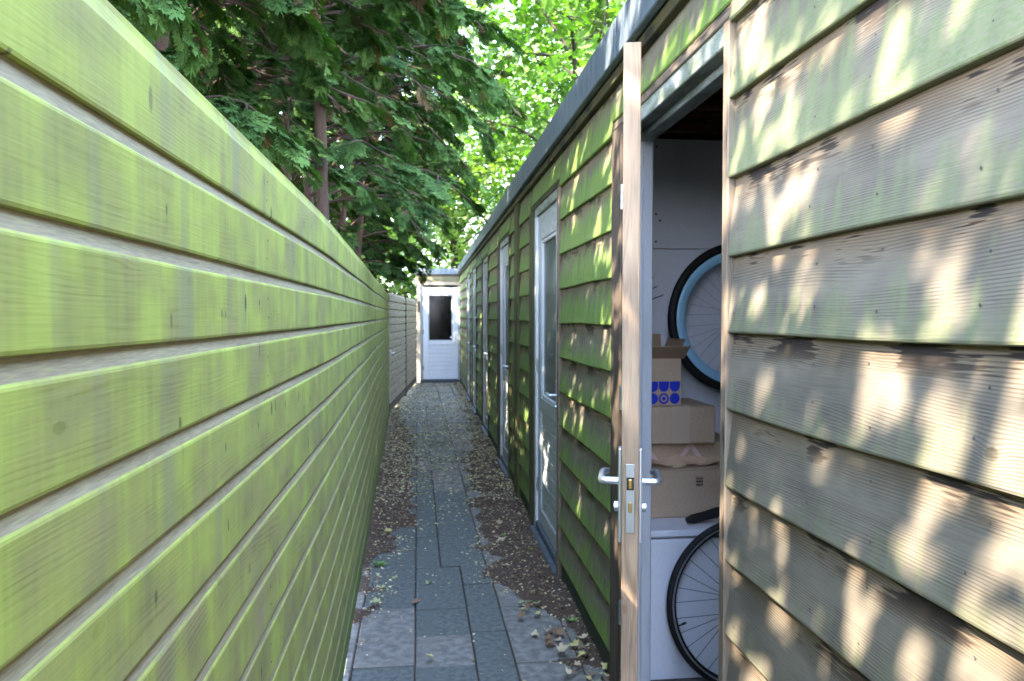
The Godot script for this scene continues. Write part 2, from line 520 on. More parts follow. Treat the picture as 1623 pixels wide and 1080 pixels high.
func sweep(g: Geo, prof: Array, ds: Array, xf: Callable, side: float, v0: float, vspan: float, uoff: float, ulen: float, w2: Vector2, y0: float, wob := 0.0, h2 := 1.0) -> void:
	# prof: (out, y); out is measured towards the alley. One flat facet per profile step.
	for i in ds.size() - 1:
		var da: float = ds[i]
		var db: float = ds[i + 1]
		var wa := wob * sin(da * 2.3 + y0 * 31.0) + wob * 0.6 * sin(da * 6.1 + y0 * 77.0)
		var wb := wob * sin(db * 2.3 + y0 * 31.0) + wob * 0.6 * sin(db * 6.1 + y0 * 77.0)
		for k in prof.size() - 1:
			var p: Vector2 = prof[k]
			var q: Vector2 = prof[k + 1]
			var a := at(xf.call(da) + side * p.x, y0 + p.y + wa, da)
			var b := at(xf.call(db) + side * p.x, y0 + p.y + wb, db)
			var c := at(xf.call(db) + side * q.x, y0 + q.y + wb, db)
			var e := at(xf.call(da) + side * q.x, y0 + q.y + wa, da)
			var nn := Vector3(side * (q.y - p.y), -(q.x - p.x), 0).normalized()
			var va := v0 + p.y * vspan
			var vb := v0 + q.y * vspan
			var ua := da / ulen + uoff
			var ub := db / ulen + uoff
			var sa: float
			var sb: float
			if h2 > 0.0:   # whole wall height, from the top
				sa = 1.0 - (y0 + p.y) / h2; sb = 1.0 - (y0 + q.y) / h2
			else:          # this board alone
				sa = clampf(p.y / -h2, 0.01, 0.99); sb = clampf(q.y / -h2, 0.01, 0.99)
			var xa := da / w2.x + w2.y
			var xb := db / w2.x + w2.y
			g.tri(a, b, c, nn, nn, nn, Vector2(ua, va), Vector2(ub, va), Vector2(ub, vb), Vector2(xa, sa), Vector2(xb, sa), Vector2(xb, sb))
			g.tri(a, c, e, nn, nn, nn, Vector2(ua, va), Vector2(ub, vb), Vector2(ua, vb), Vector2(xa, sa), Vector2(xb, sb), Vector2(xa, sb))
	for e in [0, ds.size() - 1]:
		var d: float = ds[e]
		var nn := Vector3(0, 0, 1) if e == 0 else Vector3(0, 0, -1)
		for k in range(1, prof.size() - 1):
			var tri := []
			for j in [0, k, k + 1]:
				tri.append(at(xf.call(d) + side * prof[j].x, y0 + prof[j].y, d))
			g.tri(tri[0], tri[1], tri[2], nn, nn, nn, Vector2(0, v0), Vector2(0.02, v0), Vector2(0.02, v0 + 0.02))

func spread(a: float, b: float, step: float) -> Array:
	var out := []
	var n := maxi(1, int(ceil((b - a) / step)))
	for i in n + 1:
		out.append(lerpf(a, b, float(i) / n))
	return out

func make_fence() -> void:
	var f := thing("wooden_fence", "long green algae-stained board fence along the left side of the alley", "fence", at(fence_x(4.0), 0, 4.0))
	var pitch := 0.1175
	var face := [Vector2(-0.028, 0.001), Vector2(-0.004, 0.0), Vector2(-0.001, 0.0015), Vector2(0.0, 0.005), Vector2(0.0, 0.0935), Vector2(-0.0008, 0.0965), Vector2(-0.0026, 0.0990)]
	var lip := [Vector2(-0.0026, 0.0990), Vector2(-0.0070, 0.1155), Vector2(-0.0074, 0.124), Vector2(-0.028, 0.124)]
	var runs := [[-2.2, 6.62], [6.63, 11.42]]
	for i in 15:
		var y0 := 0.032 + pitch * i
		for r in runs:
			var ds := spread(r[0], r[1], 0.28)
			var g := Geo.new()
			var s := Geo.new()
			var row := float(rng.randi() % 4) * 0.25
			var uo := rng.randf()
			var jog := rng.randf_range(-0.004, 0.004) if rng.randf() < 0.6 else rng.randf()
			var jut := rng.randf_range(-0.0012, 0.0012)
			var xf := func(d: float) -> float: return fence_x(d) + jut
			sweep(g, face, ds, xf, 1.0, row, 1.9, uo, 2.0, Vector2(4.0, jog), y0, 0.0008, 1.82)
			sweep(s, lip, ds, xf, 1.0, row, 1.9, uo, 2.0, Vector2(4.0, jog), y0, 0.0008, 1.82)
			var m := g.mesh(M.fence)
			s.into(m, M.fence if i == 14 else M.strip)
			put("board", m, f, -f.position)
	# posts on the garden side
	for d in [-2.0, -0.2, 1.6, 3.4, 5.2, 7.0, 8.8, 10.6]:
		bx("post", Vector3(0.07, 1.76, 0.07), at(fence_x(d) - 0.066, 0.88, d) - f.position, M.trim_green, f)
	# nail heads in rows over the posts
	var nails := []
	var cols := []
	for d in [1.6, 3.4, 5.2, 7.0, 8.8]:
		for i in 15:
			for k in [0.03, 0.068]:
				var dd: float = d + rng.randf_range(-0.008, 0.008)
				nails.append(Transform3D(Basis(), at(fence_x(dd) + 0.0004, 0.032 + pitch * i + k, dd) - f.position))
				cols.append(Color(0.06, 0.06, 0.05))
	many("nail_head", nail_mesh(Vector3(1, 0, 0)), nails, cols, f)

func nail_mesh(nn: Vector3) -> ArrayMesh:
	var g := Geo.new()
	var a := nn.cross(Vector3.UP).normalized()
	for k in 8:
		var w0 := TAU * k / 8
		var w1 := TAU * (k + 1) / 8
		g.tri(nn * 0.0012, (a * cos(w0) + Vector3.UP * sin(w0)) * 0.0026, (a * cos(w1) + Vector3.UP * sin(w1)) * 0.0026, nn, nn, nn)
	return g.mesh(M.fallen)

func make_far_fence() -> void:
	# the paler run of boards beyond the garden gate, turning back towards the end shed
	var f := thing("board_gate_fence", "pale weathered board fence with gate latch beyond the green fence", "fence", at(-0.5, 0, 11.5))
	var a := Vector2(-0.548, 11.56)
	var b := Vector2(-0.215, 17.0)
	var xf := func(d: float) -> float: return lerpf(a.x, b.x, (d - a.y) / (b.y - a.y))
	var face := [Vector2(-0.026, 0.001), Vector2(-0.003, 0.0), Vector2(0.0, 0.004), Vector2(0.0, 0.094), Vector2(-0.010, 0.101), Vector2(-0.019, 0.106), Vector2(-0.019, 0.126), Vector2(-0.026, 0.126)]
	for i in 15:
		var y0 := 0.04 + 0.1185 * i
		var g := Geo.new()
		sweep(g, face, [a.y, 13.4, 15.2, b.y], xf, 1.0, float(rng.randi() % 4) * 0.25, 1.9, rng.randf(), 2.0, Vector2(6.0, 0.3), y0, 0.001, 1.82)
		put("board", g.mesh(M.far_fence if i > 0 else M.board_half), f, -f.position)
	bx("post", Vector3(0.07, 1.86, 0.08), at(-0.60, 0.93, 11.49) - f.position, M.trim_green, f)
	bx("post", Vector3(0.06, 1.84, 0.07), at(-0.40, 0.92, 14.3) - f.position, M.trim_green, f)
	bx("post", Vector3(0.06, 1.84, 0.07), at(-0.265, 0.92, 16.9) - f.position, M.trim_green, f)
	var g := Geo.new()
	g.box(Vector3(0.012, 0.13, 0.035), Vector3.ZERO, 0.003)
	g.tube([Vector3(0.0, 0.02, 0), Vector3(0.045, 0.02, 0), Vector3(0.05, 0.02, -0.02), Vector3(0.05, 0.02, -0.11)], [0.008, 0.008, 0.008, 0.008], 8)
	put("gate_handle", g.mesh(M.alu), f, at(-0.530, 0.90, 11.64) - f.position)

# ------------------------------------------------------------------ the row of sheds
const WALL := 0.757   # plane behind the weatherboards; their lower edges stand at 0.725

func wall_x(_d: float) -> float:
	return WALL

func board_mat(d: float, y: float, full: bool) -> Material:
	if d < 1.9:
		return M.board_top if y > 1.75 else (M.board_pale if y > 1.3 else M.board_dry)
	if d < 4.4:
		return M.board_lush if y > 1.38 else M.board_half
	if d < 13.0:
		return M.board_lush if full else M.board_far
	return M.board_half

func weather_wall(parent: Node3D, d0: float, d1: float) -> void:
	var prof := [Vector2(0.0, 0.0), Vector2(0.0285, -0.001), Vector2(0.031, 0.001), Vector2(0.032, 0.005), Vector2(0.010, 0.205), Vector2(0.0, 0.205)]
	for k in 11:
		var y0 := 1.998 - 0.187 * k
		var ext := 0.010 if k > 0 else 0.0
		var p := prof.duplicate()
		if k == 0:
			p[4] = Vector2(0.012, 0.19); p[5] = Vector2(0.0, 0.19)
		var tilt := rng.randf_range(-0.0015, 0.0015)
		var xf := func(_d: float) -> float: return WALL + tilt
		var g := Geo.new()
		var w := 0.0032 if d1 < 4.5 else 0.0012
		sweep(g, p, spread(d0, d1, 0.12 if d1 < 4.5 else 0.6), xf, -1.0, float(rng.randi() % 4) * 0.25 + 0.005, 1.18, rng.randf(), 2.0, Vector2(3.0, rng.randf()), y0, w, -0.19)
		put("board", g.mesh(board_mat(d0, y0, rng.randf() < 0.75)), parent, -parent.position)
	# the header board
	var g := Geo.new()
	sweep(g, [Vector2(0.0, 0.0), Vector2(0.030, -0.001), Vector2(0.0335, 0.004), Vector2(0.014, 0.195), Vector2(0.0, 0.195)], spread(d0, d1, 0.4), wall_x, -1.0, float(rng.randi() % 4) * 0.25, 1.18, rng.randf(), 2.0, Vector2(3.0, rng.randf()), 2.182, 0.0012, -0.19)
	put("board", g.mesh(M.board_top if d0 < 1.9 else M.board_lush), parent, -parent.position)
	# plinth
	bx("plinth", Vector3(0.022, 0.150, d1 - d0 - 0.002), at(WALL - 0.006, 0.075, (d0 + d1) / 2) - parent.position, M.plinth, parent, 0.003)

func header(parent: Node3D, d0: float, d1: float, m: Material) -> void:
	var g := Geo.new()
	sweep(g, [Vector2(0.0, 0.0), Vector2(0.030, -0.001), Vector2(0.0335, 0.004), Vector2(0.014, 0.150), Vector2(0.0, 0.150)], spread(d0, d1, 0.4), wall_x, -1.0, float(rng.randi() % 4) * 0.25, 1.18, rng.randf(), 2.0, Vector2(3.0, rng.randf()), 2.228, 0.0012, -0.19)
	put("board", g.mesh(m), parent, -parent.position)
	bx("lath", Vector3(0.030, 0.030, d1 - d0 - 0.004), at(WALL - 0.017, 2.208, (d0 + d1) / 2) - parent.position, M.trim_green if d0 > 4 else M.trim, parent)

func lever(g: Geo, s: float, towards: float) -> void:
	# a bent lever handle that leaves a plate along +z*s and turns along x*towards
	var p := []
	var r := []
	p.append(Vector3(0, 0, 0.0)); r.append(0.0095)
	p.append(Vector3(0, 0, s * 0.040)); r.append(0.0095)
	for k in 5:
		var w := PI / 2 * (k + 1) / 5.0
		p.append(Vector3(towards * 0.014 * (1 - cos(w)), 0, s * (0.040 + 0.012 * sin(w)))); r.append(0.0095)
	p.append(Vector3(towards * 0.10, 0.0, s * 0.052)); r.append(0.0095)
	p.append(Vector3(towards * 0.122, 0.0, s * 0.048)); r.append(0.009)
	p.append(Vector3(towards * 0.130, 0.0, s * 0.036)); r.append(0.007)
	g.tube(p, r, 12)

func leaf(called: String, parent: Node3D, where: Vector3, turn: float, length: float, height: float, opened: bool, glass: Material) -> MeshInstance3D:
	# local x runs from the hinge to the lock edge, z+ is the outer face
	var th := 0.043
	var stile := 0.115
	var g0 := 0.845       # glass from here up
	var g1 := height - 0.165
	var g := Geo.new()
	g.box(Vector3(stile, height, th), Vector3(stile / 2, height / 2, 0), 0.003)
	var edge := 0.009 if opened else 0.0
	g.box(Vector3(stile - edge, height, th), Vector3(length - edge - (stile - edge) / 2, height / 2, 0), 0.003)
	var inner := length - 2 * stile
	var cx := length / 2
	g.box(Vector3(inner, 0.165, th - 0.001), Vector3(cx, height - 0.0825, 0), 0.003)
	g.box(Vector3(inner, 0.085, th - 0.001), Vector3(cx, g0 - 0.0425, 0), 0.003)
	g.box(Vector3(inner, 0.10, th - 0.001), Vector3(cx, 0.05, 0), 0.003)
	var paint: Material = M.inner if glass == M.pane else M.white_old
	var o := put(called, g.mesh(paint), parent, where)
	o.rotation.y = turn
	bx("window_pane", Vector3(inner - 0.03, g1 - g0 - 0.03, 0.006), Vector3(cx, (g0 + g1) / 2, 0), glass, o, 0.0)
	for e in [[Vector3(0.022, g1 - g0, 0.03), Vector3(stile + 0.011, (g0 + g1) / 2, 0)], [Vector3(0.022, g1 - g0, 0.03), Vector3(length - stile - 0.011, (g0 + g1) / 2, 0)],
			[Vector3(inner - 0.044, 0.022, 0.03), Vector3(cx, g0 + 0.011, 0)], [Vector3(inner - 0.044, 0.022, 0.03), Vector3(cx, g1 - 0.011, 0)]]:
		bx("glazing_bead", e[0], e[1], M.white, o, 0.004)
	var rows := 7
	var ph := (g0 - 0.085 - 0.10) / rows
	for k in rows:
		bx("panel_board", Vector3(inner - 0.002, ph - 0.005, 0.022), Vector3(cx, 0.10 + ph * (k + 0.5), 0), paint, o, 0.005)
	var faces := [1.0, -1.0] if opened else [1.0]
	for s in faces:
		var hg := Geo.new()
		hg.box(Vector3(0.042, 0.243, 0.009), Vector3(0, -0.034, s * 0.0045), 0.004)
		lever(hg, s, -1.0)
		hg.tube([Vector3(0, -0.066, s * 0.004), Vector3(0, -0.066, s * 0.019)], [0.013, 0.013], 14)
		var hh := put("handle", hg.mesh(M.alu), o, Vector3(length - 0.05, 0.926, s * th / 2))
		if opened:
			hh.name = "handle"
	for y in [0.25, 1.05, height - 0.24]:
		var kg := Geo.new()
		for k in 3:
			kg.tube([Vector3(0, -0.045 + 0.0305 * k, 0), Vector3(0, -0.0165 + 0.0305 * k, 0)], [0.007, 0.007], 10)
		kg.box(Vector3(0.028, 0.09, 0.003), Vector3(-0.014, 0, -0.004), 0.001)
		kg.box(Vector3(0.022, 0.09, 0.003), Vector3(0.011, 0, -0.004), 0.001)
		put("hinge", kg.mesh(M.steel), o, Vector3(-0.002, y, th / 2 + 0.005))
	if opened:
		bx("lock_edge", Vector3(edge, height, th), Vector3(length - edge / 2, height / 2, 0), M.hardwood, o, 0.002)
		var lk := Geo.new()
		lk.box(Vector3(0.003, 0.174, 0.022), Vector3.ZERO, 0.001)
		for y in [0.070, -0.066, -0.078]:
			lk.tube([Vector3(0.0005, y, 0), Vector3(0.0026, y, 0)], [0.0042, 0.0036], 10)
		put("lock_plate", lk.mesh(M.steel), o, Vector3(length + 0.0008, 0.892, 0))
		bx("latch", Vector3(0.012, 0.026, 0.012), Vector3(length + 0.006, 0.930, 0), M.brass, o, 0.003)
		bx("latch_slot", Vector3(0.004, 0.032, 0.018), Vector3(length + 0.0015, 0.930, 0), M.dark, o, 0.0)
		bx("dead_bolt", Vector3(0.005, 0.026, 0.009), Vector3(length + 0.003, 0.870, 0), M.brass, o, 0.001)
	return o

func frame(parent: Node3D, d0: float, d1: float) -> void:
	# jambs, head and sill round an opening from d0 (near) to d1 (far)
	var o := parent.position
	for d in [d0 + 0.028, d1 - 0.028]:
		var s := 1.0 if d < (d0 + d1) / 2 else -1.0
		var back := 0.024 if s > 0.0 and d0 < 2.0 else 0.0
		bx("door_frame", Vector3(0.100 - back, 2.10, 0.056), at(0.781 + back / 2, 1.09, d) - o, M.white, parent, 0.003)
		bx("door_stop", Vector3(0.036, 2.09, 0.012), at(0.808, 1.085, d + s * 0.034) - o, M.white, parent, 0.002)
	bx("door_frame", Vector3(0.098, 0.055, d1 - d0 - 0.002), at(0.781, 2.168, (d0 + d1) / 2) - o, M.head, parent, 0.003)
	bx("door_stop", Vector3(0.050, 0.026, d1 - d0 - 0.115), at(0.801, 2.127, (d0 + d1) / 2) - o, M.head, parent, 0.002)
	bx("door_sill", Vector3(0.150, 0.040, d1 - d0), at(0.775, 0.020, (d0 + d1) / 2) - o, M.sill, parent, 0.006)
	bx("door_sill", Vector3(0.110, 0.050, d1 - d0 - 0.114), at(0.785, 0.065, (d0 + d1) / 2) - o, M.sill, parent, 0.006)

func upright(parent: Node3D, d0: float, d1: float, m: Material, outer := 0.722, y1 := 2.19) -> void:
	bx("upright_trim", Vector3(0.795 - outer, y1 - 0.02, d1 - d0 - 0.002), at((outer + 0.795) / 2, (y1 + 0.02) / 2, (d0 + d1) / 2) - parent.position, m, parent, 0.003)

func make_sheds() -> void:
	var s := thing("shed_row", "long row of mossy weatherboard storage sheds along the right side", "shed", at(0.757, 0, 4.0))
	var o := s.position
	var doors := [[1.894, 2.885], [4.30, 5.245], [6.86, 7.72], [9.20, 10.06], [11.40, 12.25], [13.02, 13.86]]
	var walls := [[-2.2, 1.856], [3.027, 4.236], [5.462, 6.095], [6.325, 6.782], [7.962, 9.118], [10.222, 11.318], [12.392, 12.938], [13.972, 17.15]]
	for w in walls:
		weather_wall(s, w[0], w[1])
	upright(s, 1.858, 1.894, M.trim, 0.724)
	upright(s, 2.885, 3.027, M.trim_brown, 0.722)
	upright(s, 4.236, 4.30, M.trim, 0.722)
	upright(s, 5.245, 5.462, M.trim_green, 0.722)
	upright(s, 6.095, 6.325, M.trim_green, 0.712, 2.36)
	upright(s, 6.782, 6.86, M.trim_green)
	upright(s, 7.72, 7.962, M.trim_brown)
	upright(s, 9.118, 9.20, M.trim_green)
	upright(s, 10.06, 10.222, M.trim_brown)
	upright(s, 11.318, 11.40, M.trim_green)
	upright(s, 12.25, 12.392, M.trim_green)
	upright(s, 12.938, 13.02, M.trim)
	upright(s, 13.86, 13.972, M.trim)
	for k in doors.size():
		var d: Array = doors[k]
		frame(s, d[0], d[1])
		header(s, d[0] - 0.055, d[1] + 0.14, M.board_half if k == 0 else M.board_lush)
		var len: float = d[1] - d[0] - 0.12
		if k == 0:
			var hinge := at(0.737, 0.124, 2.81)
			var tip := at(0.5070, 0.124, 1.932)
			var dir := tip - hinge
			# local x -> from hinge to tip; local +z is then the face towards the fence
			var l := leaf("open_door", s, hinge - o, atan2(-dir.z, dir.x), dir.length(), 2.026, true, M.reeded)
			l.set_meta("label", "open door leaf seen edge-on, bare wooden edge with lock")
		else:
			leaf("door", s, at(0.769, 0.092, d[1] - 0.06) - o, -PI / 2, len, 2.045, false, M.reeded)
	var note := bx("notice", Vector3(0.004, 0.22, 0.16), at(0.7445, 0.80, 7.25) - o, M.tile_pale, s, 0.001)
	note.rotation_degrees.x = 2.0
	# fascia, lath below it, roof
	var cut := -2.2
	for e in [-0.6, 1.0, 2.82, 4.1, 5.5, 7.1, 8.8, 10.6, 12.4, 14.2, 17.06]:
		bx("fascia", Vector3(0.030, 0.146, e - cut - 0.004), at(0.698, 2.483, (cut + e) / 2) - o, M.fascia, s, 0.004)
		cut = e
	cut = -2.2
	for e in [2.0, 4.6, 6.21, 9.0, 12.3, 17.06]:
		bx("lath", Vector3(0.034, 0.042, e - cut - 0.003), at(0.730, 2.386, (cut + e) / 2) - o, M.trim_green if cut > 1 else M.trim, s, 0.003)
		cut = e
	bx("roof", Vector3(3.2, 0.10, 19.25), at(2.315, 2.49, 7.44) - o, M.fascia, s, 0.004)
	# shell: back wall, ends, partitions, floor, ceiling
	bx("back_wall", Vector3(0.05, 2.42, 19.2), at(3.20, 1.21, 7.44) - o, M.inner, s, 0.0)
	for d in [-2.18, 5.95, 8.4, 11.0, 13.4, 17.02]:
		bx("partition", Vector3(2.40, 2.42, 0.03), at(1.985, 1.21, d) - o, M.inner, s, 0.0)
	bx("partition", Vector3(2.40, 2.40, 0.03), at(1.985, 1.21, 1.02) - o, M.inner, s, 0.0)
	bx("floor", Vector3(2.42, 0.03, 19.2), at(1.99, 0.015, 7.44) - o, M.paving, s, 0.0)
	bx("ceiling", Vector3(2.40, 0.02, 19.2), at(1.985, 2.43, 7.44) - o, M.rafter, s, 0.0)
	for d in [1.3, 1.75, 2.2, 2.65, 3.1, 3.5]:
		bx("rafter", Vector3(2.38, 0.105, 0.05), at(1.98, 2.365, d) - o, M.rafter, s, 0.004)
	# lining behind the boards, so that no light leaks between them
	for w in walls:
		bx("lining", Vector3(0.012, 2.38, w[1] - w[0]), at(0.790, 1.20, (w[0] + w[1]) / 2) - o, M.inner, s, 0.0)
	bx("lining", Vector3(0.012, 0.20, 19.2), at(0.800, 2.31, 7.44) - o, M.inner, s, 0.0)
	# partition that closes the open shed: two white sheets with a joint
	bx("wall_panel", Vector3(2.38, 1.765, 0.03), at(1.99, 0.9125, 3.66) - o, M.inner, s, 0.002)
	bx("wall_panel", Vector3(2.38, 0.52, 0.03), at(1.99, 2.058, 3.66) - o, M.inner, s, 0.002)
	var screws := []
	var cols := []
	for p in [[1.09, 2.28], [1.09, 1.96], [1.11, 1.93], [1.06, 1.55], [1.07, 1.78], [1.09, 1.83]]:
		screws.append(Transform3D(Basis().scaled(Vector3.ONE * 2.2), at(p[0], p[1], 3.6445) - o))
		cols.append(Color(0.05, 0.045, 0.04))
	many("screw_head", nail_mesh(Vector3(0, 0, 1)), screws, cols, s)
	# nail heads in the weatherboards
	# (the whole row is moved 6 cm nearer at the end: depths were measured along the lens axis)
	var nails := []
	var nc := []
	for w in walls.slice(0, 4):
		for k in 11:
			var y0 := 1.998 - 0.187 * k
			var ds := [w[0] + 0.03, w[1] - 0.03]
			if w[1] - w[0] > 0.7:
				ds = [w[1] - 0.03, w[1] - 0.41, w[1] - 0.60, w[1] - 0.85, w[1] - 1.02, w[0] + 0.03]
			for d in ds:
				for h in [0.05, 0.135]:
					var hh: float = h + rng.randf_range(-0.012, 0.012)
					nails.append(Transform3D(Basis(), at(WALL - lerpf(0.032, 0.010, (hh - 0.005) / 0.2) - 0.0016, y0 + hh, d + rng.randf_range(-0.02, 0.02)) - o))
					nc.append(Color(0.05, 0.045, 0.04))
	many("nail_head", nail_mesh(Vector3(-1, 0, 0)), nails, nc, s)
	s.position.z += 0.057

func make_end_shed() -> void:
	var z := 17.1
	var s := thing("end_shed", "small shed with white half-glazed door closing the end of alley", "shed", at(0.27, 0, z))
	var o := s.position
	bx("fascia", Vector3(1.02, 0.125, 0.03), at(0.245, 2.455, z - 0.035) - o, M.fascia_pale, s, 0.004)
	bx("lath", Vector3(0.98, 0.035, 0.03), at(0.25, 2.372, z - 0.02) - o, M.trim, s)
	bx("board", Vector3(0.98, 0.115, 0.026), at(0.25, 2.292, z - 0.012) - o, M.strip, s)
	bx("board", Vector3(0.98, 0.075, 0.034), at(0.25, 2.192, z - 0.016) - o, M.far_fence, s)
	bx("corner_trim", Vector3(0.085, 2.15, 0.05), at(-0.17, 1.075, z - 0.02) - o, M.far_fence, s)
	bx("bracket", Vector3(0.03, 0.24, 0.03), at(-0.165, 1.68, z - 0.06) - o, M.trim_brown, s)
	bx("corner_trim", Vector3(0.05, 2.15, 0.05), at(0.765, 1.075, z - 0.02) - o, M.trim_green, s)
	bx("door_frame", Vector3(0.045, 2.12, 0.09), at(-0.104, 1.085, z + 0.03) - o, M.white, s)
	bx("door_frame", Vector3(0.045, 2.12, 0.09), at(0.715, 1.085, z + 0.03) - o, M.white, s)
	bx("door_sill", Vector3(0.90, 0.06, 0.16), at(0.305, 0.03, z - 0.02) - o, M.sill, s, 0.006)
	# door seen face on: hinges to the left
	var l := leaf("door", s, at(-0.078, 0.075, z + 0.0) - o, 0.0, 0.768, 2.03, false, M.pane)
	l.name = "door"
	# body
	bx("side_wall", Vector3(0.05, 2.4, 3.0), at(-0.185, 1.2, z + 1.53) - o, M.far_fence, s)
	bx("side_wall", Vector3(0.05, 2.4, 3.0), at(1.9, 1.2, z + 1.53) - o, M.far_fence, s)
	bx("front_wall", Vector3(1.1, 2.4, 0.05), at(1.32, 1.2, z + 0.06) - o, M.far_fence, s)
	bx("back_wall", Vector3(2.1, 2.4, 0.05), at(0.86, 1.2, z + 3.06) - o, M.far_fence, s)
	bx("roof", Vector3(2.16, 0.09, 3.1), at(0.86, 2.45, z + 1.55) - o, M.fascia, s)
	bx("floor", Vector3(2.0, 0.03, 2.9), at(0.86, 0.015, z + 1.53) - o, M.paving, s)

# ------------------------------------------------------------------ ground
func soil_cover(x: float, d: float, n: FastNoiseLite) -> float:
	# >0 where soil and leaf mould lie over the paving
	var right := 0.0
	if d < 3.4:
		right = 0.66 - 0.02 * (d - 2.4)
	elif d < 4.4:
		right = lerpf(0.62, 0.34, smoothstep(3.4, 4.4, d))
	elif d < 7.0:
		right = 0.34
	else:
		right = lerpf(0.34, 0.60, smoothstep(7.0, 11.0, d))
	var left: float
	if d < 4.6:
		left = fence_x(d) + 0.055
	elif d < 9.0:
		left = lerpf(fence_x(4.6) + 0.055, -0.10, smoothstep(4.4, 5.6, d))
	else:
		left = lerpf(-0.10, fence_x(d) + 0.16, smoothstep(8.5, 12.0, d))
	return maxf(x - right - 0.03, left - 0.03 - x) + n.get_noise_2d(x * 1.3, d) * 0.17

func make_ground() -> void:
	var g := Geo.new()
	var big := 160.0
	g.quad(Vector3(-big, -0.09, big), Vector3(big, -0.09, big), Vector3(big, -0.09, -big), Vector3(-big, -0.09, -big), Vector3.UP)
	kind(put("ground", g.mesh(M.earth)), "structure")
	var bed := Geo.new()
	bed.box(Vector3(1.75, 0.05, 20.0), Vector3.ZERO, 0.0)
	var path := put("path", bed.mesh(M.soil), self, at(0.08, -0.042, 7.4))
	kind(path, "structure")
	var meshes := {}
	var d := -1.92
	var row := 0
	while d < 17.0:
		var near := d < 4.30
		var base := -0.052 - 0.012 * (d - 3.0) if d > 3.0 else -0.052
		var cols := [[-0.52, -0.262], [-0.262, 0.0], [0.0, 0.257], [0.257, 0.425], [0.425, 0.70], [0.70, 0.79]] if near else [[-0.52, -0.285], [-0.285, 0.0], [0.0, 0.145], [0.145, 0.412], [0.412, 0.70], [0.70, 0.79]]
		for k in cols.size():
			var c: Array = cols[k]
			var x0: float = base + c[0]
			var x1: float = base + c[1]
			if x1 > 0.80:
				x1 = 0.80
			if x1 - x0 < 0.03 or x1 < fence_x(d):
				continue
			var wide := x1 - x0 - 0.007
			var key := "%d_%d" % [int(wide * 200), int(near)]
			if not meshes.has(key):
				var tg := Geo.new()
				tg.box(Vector3(wide, 0.045, 0.313), Vector3.ZERO, 0.004)
				meshes[key] = [tg.mesh(M.paving), tg.mesh(M.paving_damp)]
			var shift := 0.16 if k % 2 == 1 else 0.0
			var damp := (k >= 1 and k <= 3 and rng.randf() < 0.75) or rng.randf() < 0.2
			var t := put("paving_tile", meshes[key][1 if damp else 0], path, at((x0 + x1) / 2, -0.0225 + rng.randf_range(-0.0035, 0.0035), d + 0.16 + shift * 0.15) - path.position)
			t.rotation = Vector3(rng.randf_range(-0.007, 0.007), 0.012 + rng.randf_range(-0.006, 0.006), rng.randf_range(-0.009, 0.009))
		d += 0.3205
		row += 1
	# soil and leaf mould at the edges, rising a little over the tiles
	var n := noise(71, 2.2, 5)
	var n2 := noise(72, 9.0, 3)
	var s := Geo.new()
	var nx := 36
	var nz := 340
	var H := []
	for j in nz + 1:
		var dd := 1.8 + 15.3 * pow(float(j) / nz, 1.25)
		var line := []
		for i in nx + 1:
			var x := lerpf(fence_x(dd) - 0.02, 0.77, float(i) / nx)
			var c := soil_cover(x, dd, n)
			var y := clampf(c * 0.17, -0.03, 0.026) + n2.get_noise_2d(x * 1.5, dd * 1.5) * 0.009 * smoothstep(-0.02, 0.06, c)
			line.append(at(x, y, dd))
		H.append(line)
	var nrm := func(i: int, j: int) -> Vector3:
		var a: Vector3 = H[j][mini(i + 1, nx)] - H[j][maxi(i - 1, 0)]
		var b: Vector3 = H[mini(j + 1, nz)][i] - H[maxi(j - 1, 0)][i]
		var q := a.cross(b).normalized()
		return q if q.y > 0 else -q
	for j in nz:
		for i in nx:
			if maxf(maxf(H[j][i].y, H[j][i + 1].y), maxf(H[j + 1][i].y, H[j + 1][i + 1].y)) < -0.012:
				continue
			var n0: Vector3 = nrm.call(i, j)
			var n1: Vector3 = nrm.call(i + 1, j)
			var n3: Vector3 = nrm.call(i + 1, j + 1)
			var n4: Vector3 = nrm.call(i, j + 1)
			s.tri(H[j][i], H[j][i + 1], H[j + 1][i + 1], n0, n1, n3)
			s.tri(H[j][i], H[j + 1][i + 1], H[j + 1][i], n0, n3, n4)
	kind(put("soil", s.mesh(M.soil)), "structure")
	make_litter(n)

func maple_outline() -> Array:
	# half of a five-lobed leaf, from the stalk to the tip; x to the side, y along
	return [Vector2(0.0, 0.0), Vector2(0.16, -0.06), Vector2(0.34, -0.04), Vector2(0.26, 0.12), Vector2(0.52, 0.30), Vector2(0.40, 0.36), Vector2(0.44, 0.48), Vector2(0.20, 0.46), Vector2(0.24, 0.66), Vector2(0.12, 0.68), Vector2(0.0, 0.98)]

func add_leaf(g: Geo, at_: Vector3, b: Basis, size: float, fold: float, curl: float) -> void:
	var o := maple_outline()
	for s in [-1.0, 1.0]:
		var nn := b * Vector3(-s * fold, 1, 0).normalized()
		var pts := []
		for p in o:
			var q := Vector3(s * p.x, absf(p.x) * fold - curl * (p.y - 0.35) * (p.y - 0.35) + 0.25 * curl * p.x * p.y, -p.y)
			pts.append(at_ + b * (q * size))
		var hub := at_ + b * (Vector3(0, 0, -0.3) * size)
		for i in o.size() - 1:
			g.tri(hub, pts[i], pts[i + 1], nn, nn, nn)

